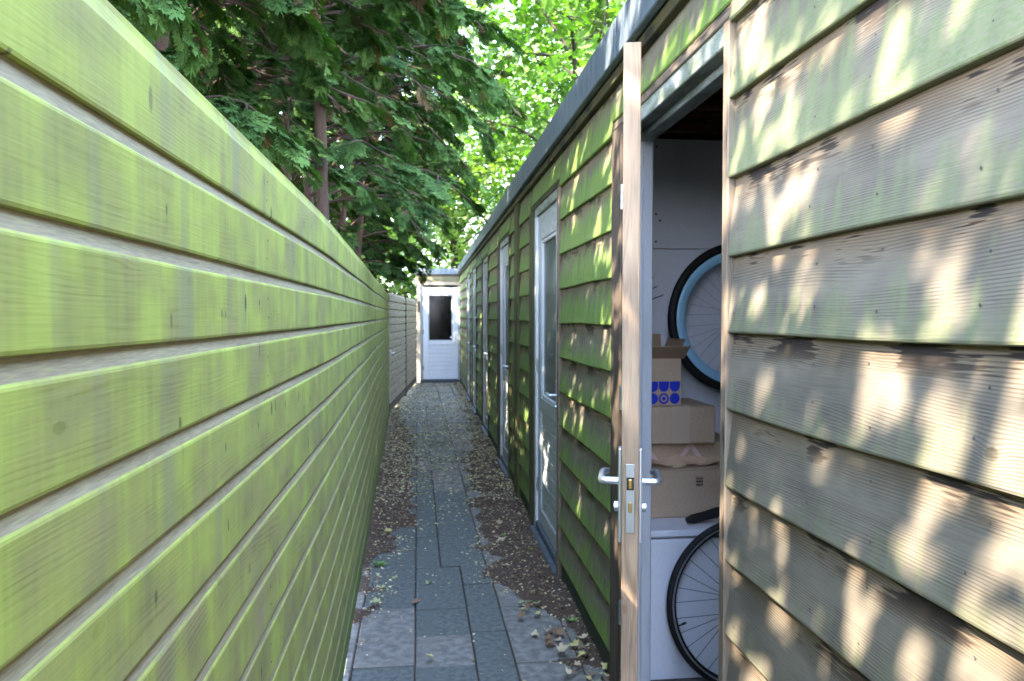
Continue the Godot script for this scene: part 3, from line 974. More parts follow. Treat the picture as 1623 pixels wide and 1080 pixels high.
func make_litter(n: FastNoiseLite) -> void:
	# small broken leaves and flakes, far too many to count
	var shapes := []
	for k in 3:
		var g := Geo.new()
		var r := RandomNumberGenerator.new()
		r.seed = 80 + k
		var pts := []
		for i in 6:
			var w := TAU * i / 6.0
			pts.append(Vector3(cos(w) * r.randf_range(0.6, 1.0), r.randf_range(-0.05, 0.4), sin(w) * r.randf_range(0.35, 0.7)) * 0.5)
		for i in 6:
			g.flat(Vector3(0, 0.0, 0), pts[i], pts[(i + 1) % 6], Vector3.UP)
		shapes.append(g.mesh(M.fallen))
	var tones := [Color(0.42, 0.34, 0.16), Color(0.50, 0.44, 0.24), Color(0.20, 0.13, 0.07), Color(0.13, 0.09, 0.055), Color(0.30, 0.20, 0.10), Color(0.36, 0.33, 0.22), Color(0.10, 0.075, 0.05)]
	var hold := thing("leaf_litter", "scattered small dry leaf fragments over the paving and soil", "leaf litter")
	kind(hold, "stuff")
	for k in 3:
		var tr := []
		var co := []
		var tries := 0
		while tr.size() < 8500 and tries < 120000:
			tries += 1
			var d := 2.2 + 14.8 * pow(rng.randf(), 0.8)
			var x := rng.randf_range(fence_x(d) + 0.01, 0.745)
			var c := soil_cover(x, d, n)
			var dens := 0.035
			dens += 0.5 * smoothstep(-0.16, -0.02, c)
			if c > -0.02:
				dens = 0.9
			elif d > 5.2:
				dens = 0.10 + 0.30 * smoothstep(5.2, 8.5, d) * (1.0 - 0.5 * smoothstep(12.0, 16.0, d))
			if d < 4.0 and c <= -0.02:
				dens = 0.012 + 0.3 * smoothstep(-0.10, -0.02, c)
			if rng.randf() > dens:
				continue
			var size := rng.randf_range(0.007, 0.026) * (1.0 + 0.45 * smoothstep(4.5, 8.0, d)) * (1.25 if rng.randf() < 0.15 else 1.0)
			var y := maxf(0.0, clampf(c * 0.17, -0.03, 0.026)) + 0.002
			var b := Basis.from_euler(Vector3(rng.randf_range(-0.35, 0.35), rng.randf() * TAU, rng.randf_range(-0.35, 0.35))).scaled(Vector3(size, size, size))
			tr.append(Transform3D(b, at(x, y, d)))
			var t: Color
			if c > -0.02:
				t = tones[[2, 3, 6, 4, 3, 6, 2, 0, 5][rng.randi() % 9]]
				if d > 6.0 and rng.randf() < 0.45:
					t = tones[[0, 1, 5][rng.randi() % 3]]
			else:
				t = tones[[0, 1, 5, 1, 4][rng.randi() % 5]]
			co.append(t * rng.randf_range(0.75, 1.25))
		many("leaf_fragments", shapes[k], tr, co, hold)

func make_fallen_leaves() -> void:
	# larger maple leaves that can be told apart, near the camera on the right and a few on the tiles
	var spots := []
	var r := RandomNumberGenerator.new()
	r.seed = 901
	var meshes := []
	for k in 5:
		var g := Geo.new()
		add_leaf(g, Vector3.ZERO, Basis(), 1.0, r.randf_range(0.2, 1.1), r.randf_range(-0.9, 1.6))
		g.tube([Vector3(0, 0, 0), Vector3(0.05, 0.04, 0.4)], [0.012, 0.01], 4)
		meshes.append(g)
	var tones := {"yellow": Color(0.38, 0.32, 0.12), "pale tan": Color(0.36, 0.29, 0.18), "brown": Color(0.16, 0.095, 0.05), "greenish": Color(0.25, 0.27, 0.12)}
	var mats := {}
	for t in tones:
		mats[t] = mat(tones[t].linear_to_srgb(), 0.8)
	for k in 58:
		var d := 2.75 + 3.6 * pow(r.randf(), 1.2)
		var x := r.randf_range(0.45, 0.73) if d > 3.3 else r.randf_range(0.56, 0.73)
		spots.append([x, d, ["pale tan", "brown", "pale tan", "yellow", "brown", "greenish"][r.randi() % 6]])
	for k in 34:
		spots.append([r.randf_range(0.53, 0.72), r.randf_range(2.55, 3.5), ["pale tan", "brown", "brown", "yellow"][r.randi() % 4]])
	for k in 5:
		spots.append([r.randf_range(-0.33, -0.20), r.randf_range(3.4, 6.0), ["pale tan", "yellow", "greenish"][r.randi() % 3]])
	spots.append([-0.045, 3.93, "brown"]); spots.append([0.0, 4.2, "greenish"]); spots.append([-0.17, 4.30, "greenish"]); spots.append([0.02, 3.25, "yellow"]); spots.append([0.33, 8.1, "yellow"])
	for p in spots:
		var size := r.randf_range(0.03, 0.062)
		var which := r.randi() % 5
		var g: Geo = meshes[which]
		var o := put("fallen_leaf", g.mesh(mats[p[2]]), self, at(p[0], 0.012 + r.randf() * 0.012, p[1]))
		o.basis = Basis.from_euler(Vector3(r.randf_range(-0.4, 0.4), r.randf() * TAU, r.randf_range(-0.4, 0.4))).scaled(Vector3.ONE * size)
		var big := "small " if size < 0.040 else ("large " if size > 0.052 else "")
		var shape: String = ["flat", "slightly folded", "curled", "cupped", "crumpled"][which]
		var place := "lying by foot of the green fence"
		if p[0] > 0.4:
			place = "by the plinth near the open door" if p[1] < 3.3 else ("on soil past the open door" if p[1] < 4.2 else ("before the second door sill" if p[1] < 5.2 else "on soil beyond the second door"))
			if p[0] < 0.56:
				place += ", towards the tiles"
		elif p[0] > -0.18:
			place = "alone on the grey paving tiles" if p[1] < 5 else "on the far paving"
		var label: String = big + shape + " " + p[2] + " fallen leaf " + place
		tag(o, label, "leaf", "fallen leaves: " + label)

func make_weeds() -> void:
	var r := RandomNumberGenerator.new()
	r.seed = 404
	var m := mat(Color(0.16, 0.30, 0.07).linear_to_srgb() * 0.9, 0.6)
	m.backlight_enabled = true
	m.backlight = Color(0.4, 0.6, 0.2)
	for p in [[-0.275, 4.55, 0.06, "little green weed growing at the foot of the green fence"], [0.66, 4.15, 0.045, "small weed in the soil beside the second door sill"], [0.52, 5.05, 0.035, "tiny green seedling in the dark soil, middle of path edge"], [0.69, 3.6, 0.04, "low weed hugging the dark plinth under weatherboards"]]:
		var g := Geo.new()
		for k in 26:
			var w := r.randf() * TAU
			var l: float = p[2] * r.randf_range(0.4, 1.2)
			var dir := Vector3(cos(w), r.randf_range(0.3, 1.2), sin(w)).normalized()
			var side := dir.cross(Vector3.UP).normalized() * l * 0.24
			var a := dir * l * 0.45
			var b := dir * l + Vector3(0, -l * 0.15, 0)
			g.flat(a * 0.2, a + side, a - side, Vector3.UP)
			g.flat(a + side, b, a - side, Vector3.UP)
		tag(put("weed", g.mesh(m), self, at(p[0], 0.005, p[1])), p[3], "weed")

# ------------------------------------------------------------------ inside the open shed
func carton(called: String, label: String, x0: float, x1: float, y0: float, y1: float, d0: float, d1: float) -> Node3D:
	var o := thing(called, label, "box", at((x0 + x1) / 2, y0, (d0 + d1) / 2))
	var g := Geo.new()
	g.box(Vector3(x1 - x0, y1 - y0, d1 - d0), Vector3(0, (y1 - y0) / 2, 0), 0.004)
	put("carton", g.mesh(M.card), o)
	return o

func wheel(parent: Node3D, where: Vector3, radius: float, rim: Material, deep: float, sp: Material, tyre: float, spin: float) -> Node3D:
	var o := Node3D.new()
	o.name = "wheel"
	o.position = where
	o.rotation.z = spin
	parent.add_child(o, true)
	var t := Geo.new()
	var prof := []
	for k in 12:
		var w := TAU * k / 12.0
		prof.append(Vector2(radius - tyre + cos(w) * tyre, sin(w) * tyre))
	t.ring(prof, 96)
	put("tyre", t.mesh(M.rubber), o)
	var r := Geo.new()
	var ro := radius - tyre * 1.55
	r.ring([Vector2(ro, -0.0125), Vector2(ro - deep * 0.5, -0.0125), Vector2(ro - deep, -0.006), Vector2(ro - deep, 0.006), Vector2(ro - deep * 0.5, 0.0125), Vector2(ro, 0.0125)], 96)
	put("rim", r.mesh(rim), o)
	var h := Geo.new()
	h.tube([Vector3(0, 0, -0.04), Vector3(0, 0, 0.04)], [0.012, 0.012], 12)
	for s in [-1, 1]:
		h.tube([Vector3(0, 0, s * 0.027), Vector3(0, 0, s * 0.031)], [0.025, 0.025], 16)
	put("hub", h.mesh(M.alu), o)
	for k in 32:
		var w := TAU * (k + 0.5) / 32.0
		var s := -1.0 if k % 2 else 1.0
		var turn := 0.9 if k % 4 < 2 else -0.9
		var g := Geo.new()
		g.tube([Vector3(cos(w + turn) * 0.023, sin(w + turn) * 0.023, s * 0.029), Vector3(cos(w) * (ro - deep + 0.004), sin(w) * (ro - deep + 0.004), s * 0.002)], [0.0012, 0.0012], 5)
		put("spoke", g.mesh(sp), o)
	return o

# a bicycle whose front wheel has its hub at the node's place; the rest stretches to the right
func bicycle(label: String, where: Vector3, radius: float, rim: Material, deep: float, sp: Material, tyre: float, tilt: Vector3, paint: Material) -> Node3D:
	var o := thing("bicycle", label, "bicycle", where)
	o.rotation = tilt
	var front := wheel(o, Vector3.ZERO, radius, rim, deep, sp, tyre, 0.05)
	wheel(o, Vector3(1.0, 0, 0), radius, rim, deep, sp, tyre, 0.3)
	var bb := Vector3(0.585, -0.065, 0)
	var seat := Vector3(0.735, 0.42, 0)
	var low := Vector3(0.155, 0.385, 0)
	var high := Vector3(0.185, 0.50, 0)
	var f := Geo.new()
	for t in [[low, bb, 0.017], [high, seat, 0.015], [bb, seat, 0.015], [low, high, 0.019]]:
		f.tube([t[0], t[1]], [t[2], t[2]], 10)
	for s in [-1.0, 1.0]:
		f.tube([bb + Vector3(0, 0, s * 0.03), Vector3(1.0, 0, s * 0.055)], [0.010, 0.008], 8)
		f.tube([seat + Vector3(0, 0, s * 0.012), Vector3(1.0, 0, s * 0.055)], [0.008, 0.007], 8)
	put("bicycle_frame", f.mesh(paint), o)
	var k := Geo.new()
	for s in [-1.0, 1.0]:
		k.tube([low + Vector3(0, -0.01, s * 0.03), Vector3(0.07, 0.17, s * 0.045), Vector3(0, 0, s * 0.048)], [0.011, 0.010, 0.008], 8)
	k.tube([low + Vector3(0, -0.01, -0.035), low + Vector3(0, -0.01, 0.035)], [0.013, 0.013], 8)
	put("fork", k.mesh(paint), o)
	var h := Geo.new()
	h.tube([high, high + Vector3(0.01, 0.05, 0), high + Vector3(-0.06, 0.07, 0)], [0.013, 0.012, 0.012], 8)
	h.tube([high + Vector3(-0.06, 0.07, -0.07), high + Vector3(-0.06, 0.07, 0.07)], [0.012, 0.012], 8)
	put("handlebar", h.mesh(M.dark), o)
	var sd := Geo.new()
	sd.tube([seat, seat + Vector3(0.035, 0.11, 0)], [0.012, 0.012], 8)
	sd.tube([seat + Vector3(-0.12, 0.12, 0), seat + Vector3(-0.03, 0.125, 0), seat + Vector3(0.06, 0.125, 0), seat + Vector3(0.14, 0.13, 0)], [0.012, 0.025, 0.04, 0.045], 10)
	put("saddle", sd.mesh(M.dark), o)
	var c := Geo.new()
	c.tube([bb + Vector3(0, 0, 0.035), bb + Vector3(0, 0, 0.04)], [0.085, 0.085], 24)
	c.tube([bb + Vector3(0, 0, 0.045), bb + Vector3(0.03, -0.165, 0.05)], [0.010, 0.009], 8)
	put("crank", c.mesh(M.dark), o)
	return front

func make_shed_contents() -> void:
	# the white chest that everything stands on
	var c := thing("white_cabinet", "long low white cabinet standing inside the open shed", "cabinet", at(1.55, 0.03, 3.235))
	bx("front_panel", Vector3(1.40, 0.560, 0.018), at(0, 0.2815, -0.30), M.inner, c, 0.002)
	bx("body", Vector3(1.38, 0.54, 0.58), at(0, 0.285, 0.0), M.inner, c, 0.002)
	bx("lid", Vector3(1.41, 0.028, 0.625), at(0, 0.585, 0.0), M.inner, c, 0.004)
	# px->place helpers were worked out from the photograph: top of lid 0.63
	var top := 0.631
	var b := carton("cardboard_box", "large brown cardboard box with barcode at bottom of stack", 0.812, 1.32, top, 0.832, 3.10, 3.50)
	var g := Geo.new()
	for k in 7:
		g.box(Vector3(0.030, [0.002, 0.004, 0.0025, 0.005, 0.002, 0.004, 0.003][k], 0.0006), Vector3(0, 0.018 - k * 0.006, 0), 0.0)
	put("barcode", g.mesh(M.dark), b, Vector3(0.070, 0.150, 0.2004))
	var bf := bx("flap", Vector3(0.50, 0.004, 0.12), Vector3(0.0, 0.210, 0.145), M.card, b, 0.001)
	bf.rotation_degrees = Vector3(7.0, 0.0, 1.0)
	# crumpled wrapping paper and taped box above it
	var p := thing("packing_paper", "crumpled brown packing paper squeezed above the bottom box", "paper", at(1.06, 0.838, 3.26))
	var pg := Geo.new()
	var pn := noise(77, 7.0, 3)
	var grid := []
	for j in 13:
		var line := []
		for i in 29:
			var x := lerpf(-0.235, 0.24, i / 28.0)
			var z := lerpf(0.15, -0.1, j / 12.0)
			var e := sin(PI * i / 28.0)
			line.append(Vector3(x, 0.008 + (0.036 * smoothstep(0.0, 0.45, j / 12.0)) * (0.55 + 0.45 * e) + pn.get_noise_2d(x, z * 1.5) * 0.02, z))
		grid.append(line)
	for j in 12:
		for i in 28:
			pg.flat(grid[j][i], grid[j][i + 1], grid[j + 1][i + 1], Vector3.UP)
			pg.flat(grid[j][i], grid[j + 1][i + 1], grid[j + 1][i], Vector3.UP)
	put("sheet", pg.mesh(M.paper), p)
	var m := carton("cardboard_box", "flat brown box with pink tape strips, second in the stack", 0.812, 1.34, 0.840, 0.933, 3.18, 3.50)
	for k in 4:
		var t := bx("tape", Vector3(0.018, 0.11, 0.0012), Vector3([-0.18, -0.125, 0.02, 0.075][k], 0.048, 0.1605), M.tape_pink, m, 0.0)
		t.rotation_degrees.z = 36.0 if k % 2 else -36.0
	var s := carton("cardboard_box", "brown cardboard box closed with wide tape, third in the stack", 0.812, 1.214, 0.935, 1.094, 3.13, 3.46)
	bx("tape", Vector3(0.075, 0.154, 0.0012), Vector3(0.05, 0.080, 0.1655), M.tape, s, 0.0)
	bx("tape", Vector3(0.075, 0.0012, 0.28), Vector3(0.05, 0.1597, 0.02), M.tape, s, 0.0)
	# the open box with the blue print
	var o := thing("open_box", "open cardboard box with blue circle print, topmost of stack", "box", at(0.942, 1.096, 3.27))
	var hw := 0.125
	var hd := 0.115
	var hh := 0.200
	var th := 0.005
	o.rotation.y = 0.05
	bx("side", Vector3(2 * hw, hh, th), Vector3(0, hh / 2, hd), M.card, o, 0.0)
	bx("side", Vector3(2 * hw, hh, th), Vector3(0, hh / 2, -hd), M.card, o, 0.0)
	bx("side", Vector3(th, hh, 2 * hd - th), Vector3(hw - 0.003, hh / 2, 0), M.card, o, 0.0)
	bx("side", Vector3(th, hh, 2 * hd - th), Vector3(-hw + 0.003, hh / 2, 0), M.card, o, 0.0)
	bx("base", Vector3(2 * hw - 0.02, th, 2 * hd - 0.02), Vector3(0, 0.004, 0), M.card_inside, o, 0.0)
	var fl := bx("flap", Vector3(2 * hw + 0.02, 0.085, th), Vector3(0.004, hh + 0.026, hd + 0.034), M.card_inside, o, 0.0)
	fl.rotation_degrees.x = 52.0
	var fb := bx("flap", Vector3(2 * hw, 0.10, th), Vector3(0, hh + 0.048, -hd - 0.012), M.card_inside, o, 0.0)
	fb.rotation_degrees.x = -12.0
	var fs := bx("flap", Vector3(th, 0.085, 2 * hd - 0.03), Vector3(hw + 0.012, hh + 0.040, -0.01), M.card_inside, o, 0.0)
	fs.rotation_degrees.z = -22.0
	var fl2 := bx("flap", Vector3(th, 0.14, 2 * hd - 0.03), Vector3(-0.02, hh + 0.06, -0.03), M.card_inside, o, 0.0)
	fl2.rotation_degrees.z = 10.0
	var print_m := mat(Color.WHITE, 0.8)
	print_m.albedo_texture = blue_print(true)
	print_m.transparency = BaseMaterial3D.TRANSPARENCY_ALPHA_SCISSOR
	var q := Geo.new()
	q.quad(Vector3(-hw + 0.004, 0.004, 0), Vector3(hw - 0.004, 0.004, 0), Vector3(hw - 0.004, 0.108, 0), Vector3(-hw + 0.004, 0.108, 0), Vector3(0, 0, 1), Vector2(0, 1), Vector2(1, 1), Vector2(1, 0), Vector2(0, 0))
	put("print", q.mesh(print_m), o, Vector3(0, 0, hd + 0.0032))
	var q2 := Geo.new()
	q2.quad(Vector3(0, 0.004, hd - 0.01), Vector3(0, 0.004, -hd + 0.01), Vector3(0, 0.108, -hd + 0.01), Vector3(0, 0.108, hd - 0.01), Vector3(1, 0, 0), Vector2(0, 1), Vector2(1, 1), Vector2(1, 0), Vector2(0, 0))
	put("print", q2.mesh(print_m), o, Vector3(hw + 0.0002, 0, 0))
	# wheels
	bicycle("bicycle with light blue deep rims hung on the wall behind the boxes", at(1.452, 1.466, 3.43), 0.352, M.rim_blue, 0.046, M.spoke, 0.021, Vector3(0, 0, 0.0), M.rim_blue)
	var lw := bicycle("bicycle with thin black tyres leaning on the white cabinet front", at(1.252, 0.352, 2.85), 0.336, M.rubber, 0.014, M.spoke_dark, 0.0145, Vector3(-0.10, 0, 0), M.dark)
	var v := Geo.new()
	v.tube([Vector3(-0.310, -0.062, 0), Vector3(-0.268, -0.051, 0)], [0.0035, 0.0035], 8)
	v.tube([Vector3(-0.278, -0.0535, 0), Vector3(-0.262, -0.0495, 0)], [0.0052, 0.0045], 8)
	put("valve", v.mesh(M.dark), lw)
	var br := Geo.new()
	br.ring([Vector2(0.3165, 0.0128), Vector2(0.309, 0.0128), Vector2(0.309, 0.0134), Vector2(0.3165, 0.0134)], 96)
	put("rim_wall", br.mesh(M.alu), lw)
	# saddle lying on the lid
	var sd := Geo.new()
	sd.tube([Vector3(-0.085, 0.014, 0.0), Vector3(-0.06, 0.02, 0), Vector3(-0.01, 0.03, 0), Vector3(0.04, 0.043, 0), Vector3(0.075, 0.048, 0), Vector3(0.12, 0.034, 0), Vector3(0.18, 0.026, 0)], [0.010, 0.018, 0.019, 0.021, 0.022, 0.026, 0.02], 12)
	tag(put("bicycle_saddle", sd.mesh(M.dark), self, at(1.13, top, 3.0)), "narrow black saddle lying on the white cabinet lid", "saddle")
	# four bent wires on the wall
	var hk := thing("wire_hook_rack", "rack of thin bent dark wire hooks on the shed wall", "hook rack", at(0.935, 1.60, 3.53))
	bx("back_bar", Vector3(0.02, 0.22, 0.02), Vector3(-0.02, -0.03, 0.0), M.dark, hk)
	for k in 4:
		var w := Geo.new()
		var dy := 0.075 - k * 0.04
		var dx: float = [0.0, 0.035, 0.055, 0.085][k]
		w.tube([Vector3(-0.02, dy - 0.10, 0.012), Vector3(0.055 + dx * 0.4, dy - 0.012, 0.03), Vector3(0.075 + dx, dy + 0.018, 0.05)], [0.0026, 0.0026, 0.0026], 6)
		put("hook", w.mesh(M.dark), hk)

func blue_print(_front: bool) -> ImageTexture:
	var w := 260
	var h := 108
	var d := PackedByteArray()
	d.resize(w * h * 4)
	var r := 24.5
	for y in h:
		for x in w:
			var col := int(x / 52.0)
			var low := y > 54
			var dx: float = absf(x - col * 52 - 26)
			var dy: float = absf(y - (81 if low else 27))
			var l := sqrt(dx * dx + dy * dy)
			var on := false
			if low:
				on = l < r if col % 2 == 0 else (l < 9.0 or (l > 15.5 and l < r))
			elif y < 27:
				on = dx < r and dy < 22.0
			else:
				on = l < r
			var i := (y * w + x) * 4
			d[i] = 30; d[i + 1] = 52; d[i + 2] = 190
			d[i + 3] = 255 if on else 0
	return tex(w, h, d)

# ------------------------------------------------------------------ trees
func frond_mesh(s: int) -> ArrayMesh:
	# a flat feathery spray of scale leaves, 1 unit long along -z, flat in xz, drooping at its tip
	var r := RandomNumberGenerator.new()
	r.seed = s
	var g := Geo.new()
	var bend := func(p: Vector3) -> Vector3: return Vector3(p.x, p.y - 0.22 * p.z * p.z - 0.25 * p.x * p.x, p.z)
	var blade := func(a: Vector3, b: Vector3, wd: float) -> void:
		var t := (b - a).normalized()
		var sd := t.cross(Vector3.UP).normalized() * wd
		var m := a.lerp(b, 0.45)
		var nn := Vector3(r.randf_range(-0.35, 0.35), 1, r.randf_range(-0.35, 0.35)).normalized()
		var pa: Vector3 = bend.call(a)
		var pb: Vector3 = bend.call(b)
		var pl: Vector3 = bend.call(m + sd)
		var pr: Vector3 = bend.call(m - sd)
		g.tri(pa, pl, pb, nn, nn, nn)
		g.tri(pa, pb, pr, nn, nn, nn)
	for k in 7:
		var t := (k + 0.6) / 7.6
		for sd in [-1.0, 1.0]:
			var root := Vector3(0, 0, -t * 0.9)
			var len := 0.58 * (1.0 - t * 0.66) * r.randf_range(0.7, 1.2) * smoothstep(-0.2, 0.25, t)
			var dir := Vector3(sd * 0.74, r.randf_range(-0.15, 0.15), -0.78).normalized()
			blade.call(root, root + dir * len, 0.034)
			for q in 3:
				var tt := 0.28 + q * 0.24
				var base := root + dir * len * tt
				for s2 in [-1.0, 1.0]:
					var d2 := (dir + Vector3(s2 * 0.7 * -dir.z, r.randf_range(-0.2, 0.2), s2 * 0.7 * dir.x)).normalized()
					blade.call(base, base + d2 * len * 0.46 * (1.15 - tt * 0.6) * r.randf_range(0.7, 1.2), 0.026)
	blade.call(Vector3(0, 0, 0), Vector3(0, 0, -0.6), 0.02)
	blade.call(Vector3(0, 0, -0.5), Vector3(0, 0, -1.08), 0.034)
	return g.mesh(M.frond)

func conifer(label: String, x: float, d: float, h: float, reach: float, fronds: Array, density: float, low: float, s: int) -> void:
	var r := RandomNumberGenerator.new()
	r.seed = s
	var o := thing("cypress_tree", label, "tree", at(x, 0, d), "cypress trees behind the fence")
	var lean := Vector3(r.randf_range(-0.04, 0.05), 0, r.randf_range(-0.04, 0.04))
	var spine := []
	var rad := []
	for k in 9:
		var t := k / 8.0
		spine.append(Vector3(0, h * t, 0) + lean * h * t + Vector3(0.05 * sin(t * 5.0 + s), 0, 0.05 * cos(t * 4.0 + s * 2)))
		rad.append(lerpf(0.045, 0.010, t))
	var tg := Geo.new()
	tg.tube(spine, rad, 9, 1.0)
	put("trunk", tg.mesh(M.bark), o)
	var bg := Geo.new()
	var tr := [[], []]
	var co := [[], []]
	var nb := int(118 * density)
	for b in nb:
		var t := pow(r.randf(), 0.9)
		var y := lerpf(low, h - 0.2, t)
		var sp: Vector3 = spine[int(y / h * 7.99)].lerp(spine[int(y / h * 7.99) + 1], fposmod(y / h * 7.99, 1.0))
		var w := b * 2.39996 + r.randf_range(-0.5, 0.5)
		var l := reach * (1.0 - 0.5 * t) * r.randf_range(0.65, 1.15) * (0.5 + 0.5 * smoothstep(1.5, 3.4, y))
		var out := Vector3(cos(w), 0, sin(w))
		var side := out.cross(Vector3.UP)
		var rise := r.randf_range(0.15, 0.6)
		var sway := r.randf_range(-0.25, 0.25)
		var pts := []
		var rs := []
		for k in 6:
			var q := k / 5.0
			pts.append(sp + out * l * q + side * sway * l * q * q + Vector3(0, l * (rise * q - (rise + 0.10) * q * q * q), 0))
			rs.append(lerpf(0.013, 0.003, q) * (0.6 + 0.4 * reach / 1.8))
		var tip: Vector3 = pts[5]
		if (x + tip.x > fence_x(d) - 0.35 and minf(tip.y, pts[3].y) < 2.15 - 0.25 * smoothstep(8.0, 10.0, d)) or (x + tip.x > 0.45 and tip.y < 3.0):
			continue
		bg.tube(pts, rs, 5, 2.0)
		# twigs, and sprays on branch and twigs
		var nt := 7
		for j in nt:
			var q := lerpf(0.22, 0.98, (j + r.randf() * 0.6) / nt)
			var i := mini(int(q * 5), 4)
			var p0: Vector3 = pts[i].lerp(pts[i + 1], q * 5 - i)
			var fw: Vector3 = (pts[i + 1] - pts[i]).normalized()
			var sd := (1.0 if j % 2 else -1.0)
			var dir := (fw + side * sd * r.randf_range(0.5, 1.1) + Vector3(0, r.randf_range(-0.35, 0.15), 0)).normalized()
			var tl := l * r.randf_range(0.16, 0.34) * (1.15 - 0.5 * q)
			var p1 := p0 + dir * tl + Vector3(0, -0.04, 0)
			bg.tube([p0, p0.lerp(p1, 0.5) + Vector3(0, 0.012, 0), p1], [0.005, 0.004, 0.002], 4, 2.0)
			if q < 0.32 or (q < 0.5 and r.randf() < 0.5):
				continue
			for m in 14:
				var e := 0.18 + 0.064 * m
				var fd := (dir + Vector3(0, r.randf_range(-0.5, 0.12), 0) + side.rotated(Vector3.UP, r.randf() * TAU) * 0.55).normalized()
				var size := r.randf_range(0.085, 0.165)
				var bs := Basis.looking_at(fd, Vector3(r.randf_range(-0.5, 0.5), 1, r.randf_range(-0.5, 0.5)))
				bs = bs.scaled(Vector3.ONE * size)
				var spot := p0.lerp(p1, e)
				if x + spot.x > fence_x(d) - 0.30 and spot.y < 2.05 - 0.2 * smoothstep(8.0, 10.0, d) + 0.25 * r.randf():
					continue
				var which := r.randi() % 2
				tr[which].append(Transform3D(bs, spot))
				var c := Color(0.032, 0.074, 0.020).lerp(Color(0.086, 0.155, 0.038), r.randf())
				if r.randf() < 0.05:
					c = Color(0.13, 0.085, 0.045)
				co[which].append(c)
	kind(put("branches", bg.mesh(M.bark), o), "stuff")
	for k in 2:
		many("crown", fronds[k], tr[k], co[k], o)

func clump_mesh(s: int, leaves: int, size: float, spreadr: float) -> ArrayMesh:
	var r := RandomNumberGenerator.new()
	r.seed = s
	var g := Geo.new()
	var stem := Vector3.ZERO
	for k in leaves:
		var p := Vector3(r.randfn(), r.randfn() * 0.6, r.randfn()) * spreadr * 0.5
		var b := Basis.from_euler(Vector3(r.randf_range(-0.9, 0.5), r.randf() * TAU, r.randf_range(-0.7, 0.7)))
		add_leaf(g, p, b, size * r.randf_range(0.7, 1.2), r.randf_range(0.05, 0.35), r.randf_range(-0.2, 0.6))
	g.tube([Vector3(-spreadr * 0.5, -0.05, 0), Vector3(0, 0, 0), Vector3(spreadr * 0.4, 0.03, 0.1)], [0.005, 0.004, 0.002], 4)
	return g.mesh(M.leaf)

func broadleaf(called: String, label: String, x: float, d: float, h: float, centre: Vector3, radius: Vector3, count: int, clumps: Array, ca: Color, cb: Color, s: int, group := "broadleaf trees beyond the sheds") -> void:
	var r := RandomNumberGenerator.new()
	r.seed = s
	var n := noise(s, 1.0 if s == 708 else 0.55, 2)
	var o := thing(called, label, "tree", at(x, 0, d), group)
	var tg := Geo.new()
	var top := Vector3(centre.x - x, centre.y, -centre.z + d)
	tg.tube([Vector3.ZERO, top * 0.25 + Vector3(0.1, 0.1, 0), top * 0.6, top], [0.02 * h + 0.05, 0.017 * h + 0.03, 0.013 * h, 0.02], 10, 1.0)
	put("trunk", tg.mesh(M.bark_grey), o)
	var bg := Geo.new()
	var limbs := []
	for k in 16:
		var a: Vector3 = (top * 0.45).lerp(top, r.randf())
		var w := r.randf() * TAU
		var e := Vector3(cos(w) * radius.x, r.randf_range(-0.5, 0.9) * radius.y, sin(w) * radius.z) * r.randf_range(0.55, 0.95)
		var b := top + e
		var mid := a.lerp(b, 0.5) + Vector3(0, 0.25, 0)
		bg.tube([a, mid, b], [0.035, 0.02, 0.006], 6, 1.0)
		limbs.append([a, mid, b])
		for j in 4:
			var q := mid.lerp(b, r.randf())
			bg.tube([q, q + Vector3(r.randfn(), r.randfn() * 0.5, r.randfn()) * 0.5], [0.009, 0.003], 4, 1.0)
	put("limb", bg.mesh(M.bark_grey), o)
	kind(o.get_child(o.get_child_count() - 1), "stuff")
	var tr := []
	var co := []
	for k in clumps.size():
		tr.append([]); co.append([])
	var made := 0
	var tries := 0
	while made < count and tries < count * 6:
		tries += 1
		var v := Vector3(r.randfn(), r.randfn(), r.randfn()).normalized() * pow(r.randf(), 0.45)
		var p := Vector3(v.x * radius.x, v.y * radius.y, v.z * radius.z)
		if n.get_noise_3d(p.x + x, p.y, p.z - d) < -0.12 + 0.1 * r.randf():
			continue
		var k := r.randi() % clumps.size()
		var b := Basis.from_euler(Vector3(r.randf_range(-0.5, 0.5), r.randf() * TAU, r.randf_range(-0.5, 0.5))).scaled(Vector3.ONE * r.randf_range(0.75, 1.25))
		tr[k].append(Transform3D(b, top + p))
		co[k].append(ca.lerp(cb, clampf(0.5 + n.get_noise_3d(p.x * 1.5, p.y * 1.5, p.z * 1.5) * 1.3 + r.randf_range(-0.3, 0.3), 0, 1)))
		made += 1
	for k in clumps.size():
		many("crown", clumps[k], tr[k], co[k], o)

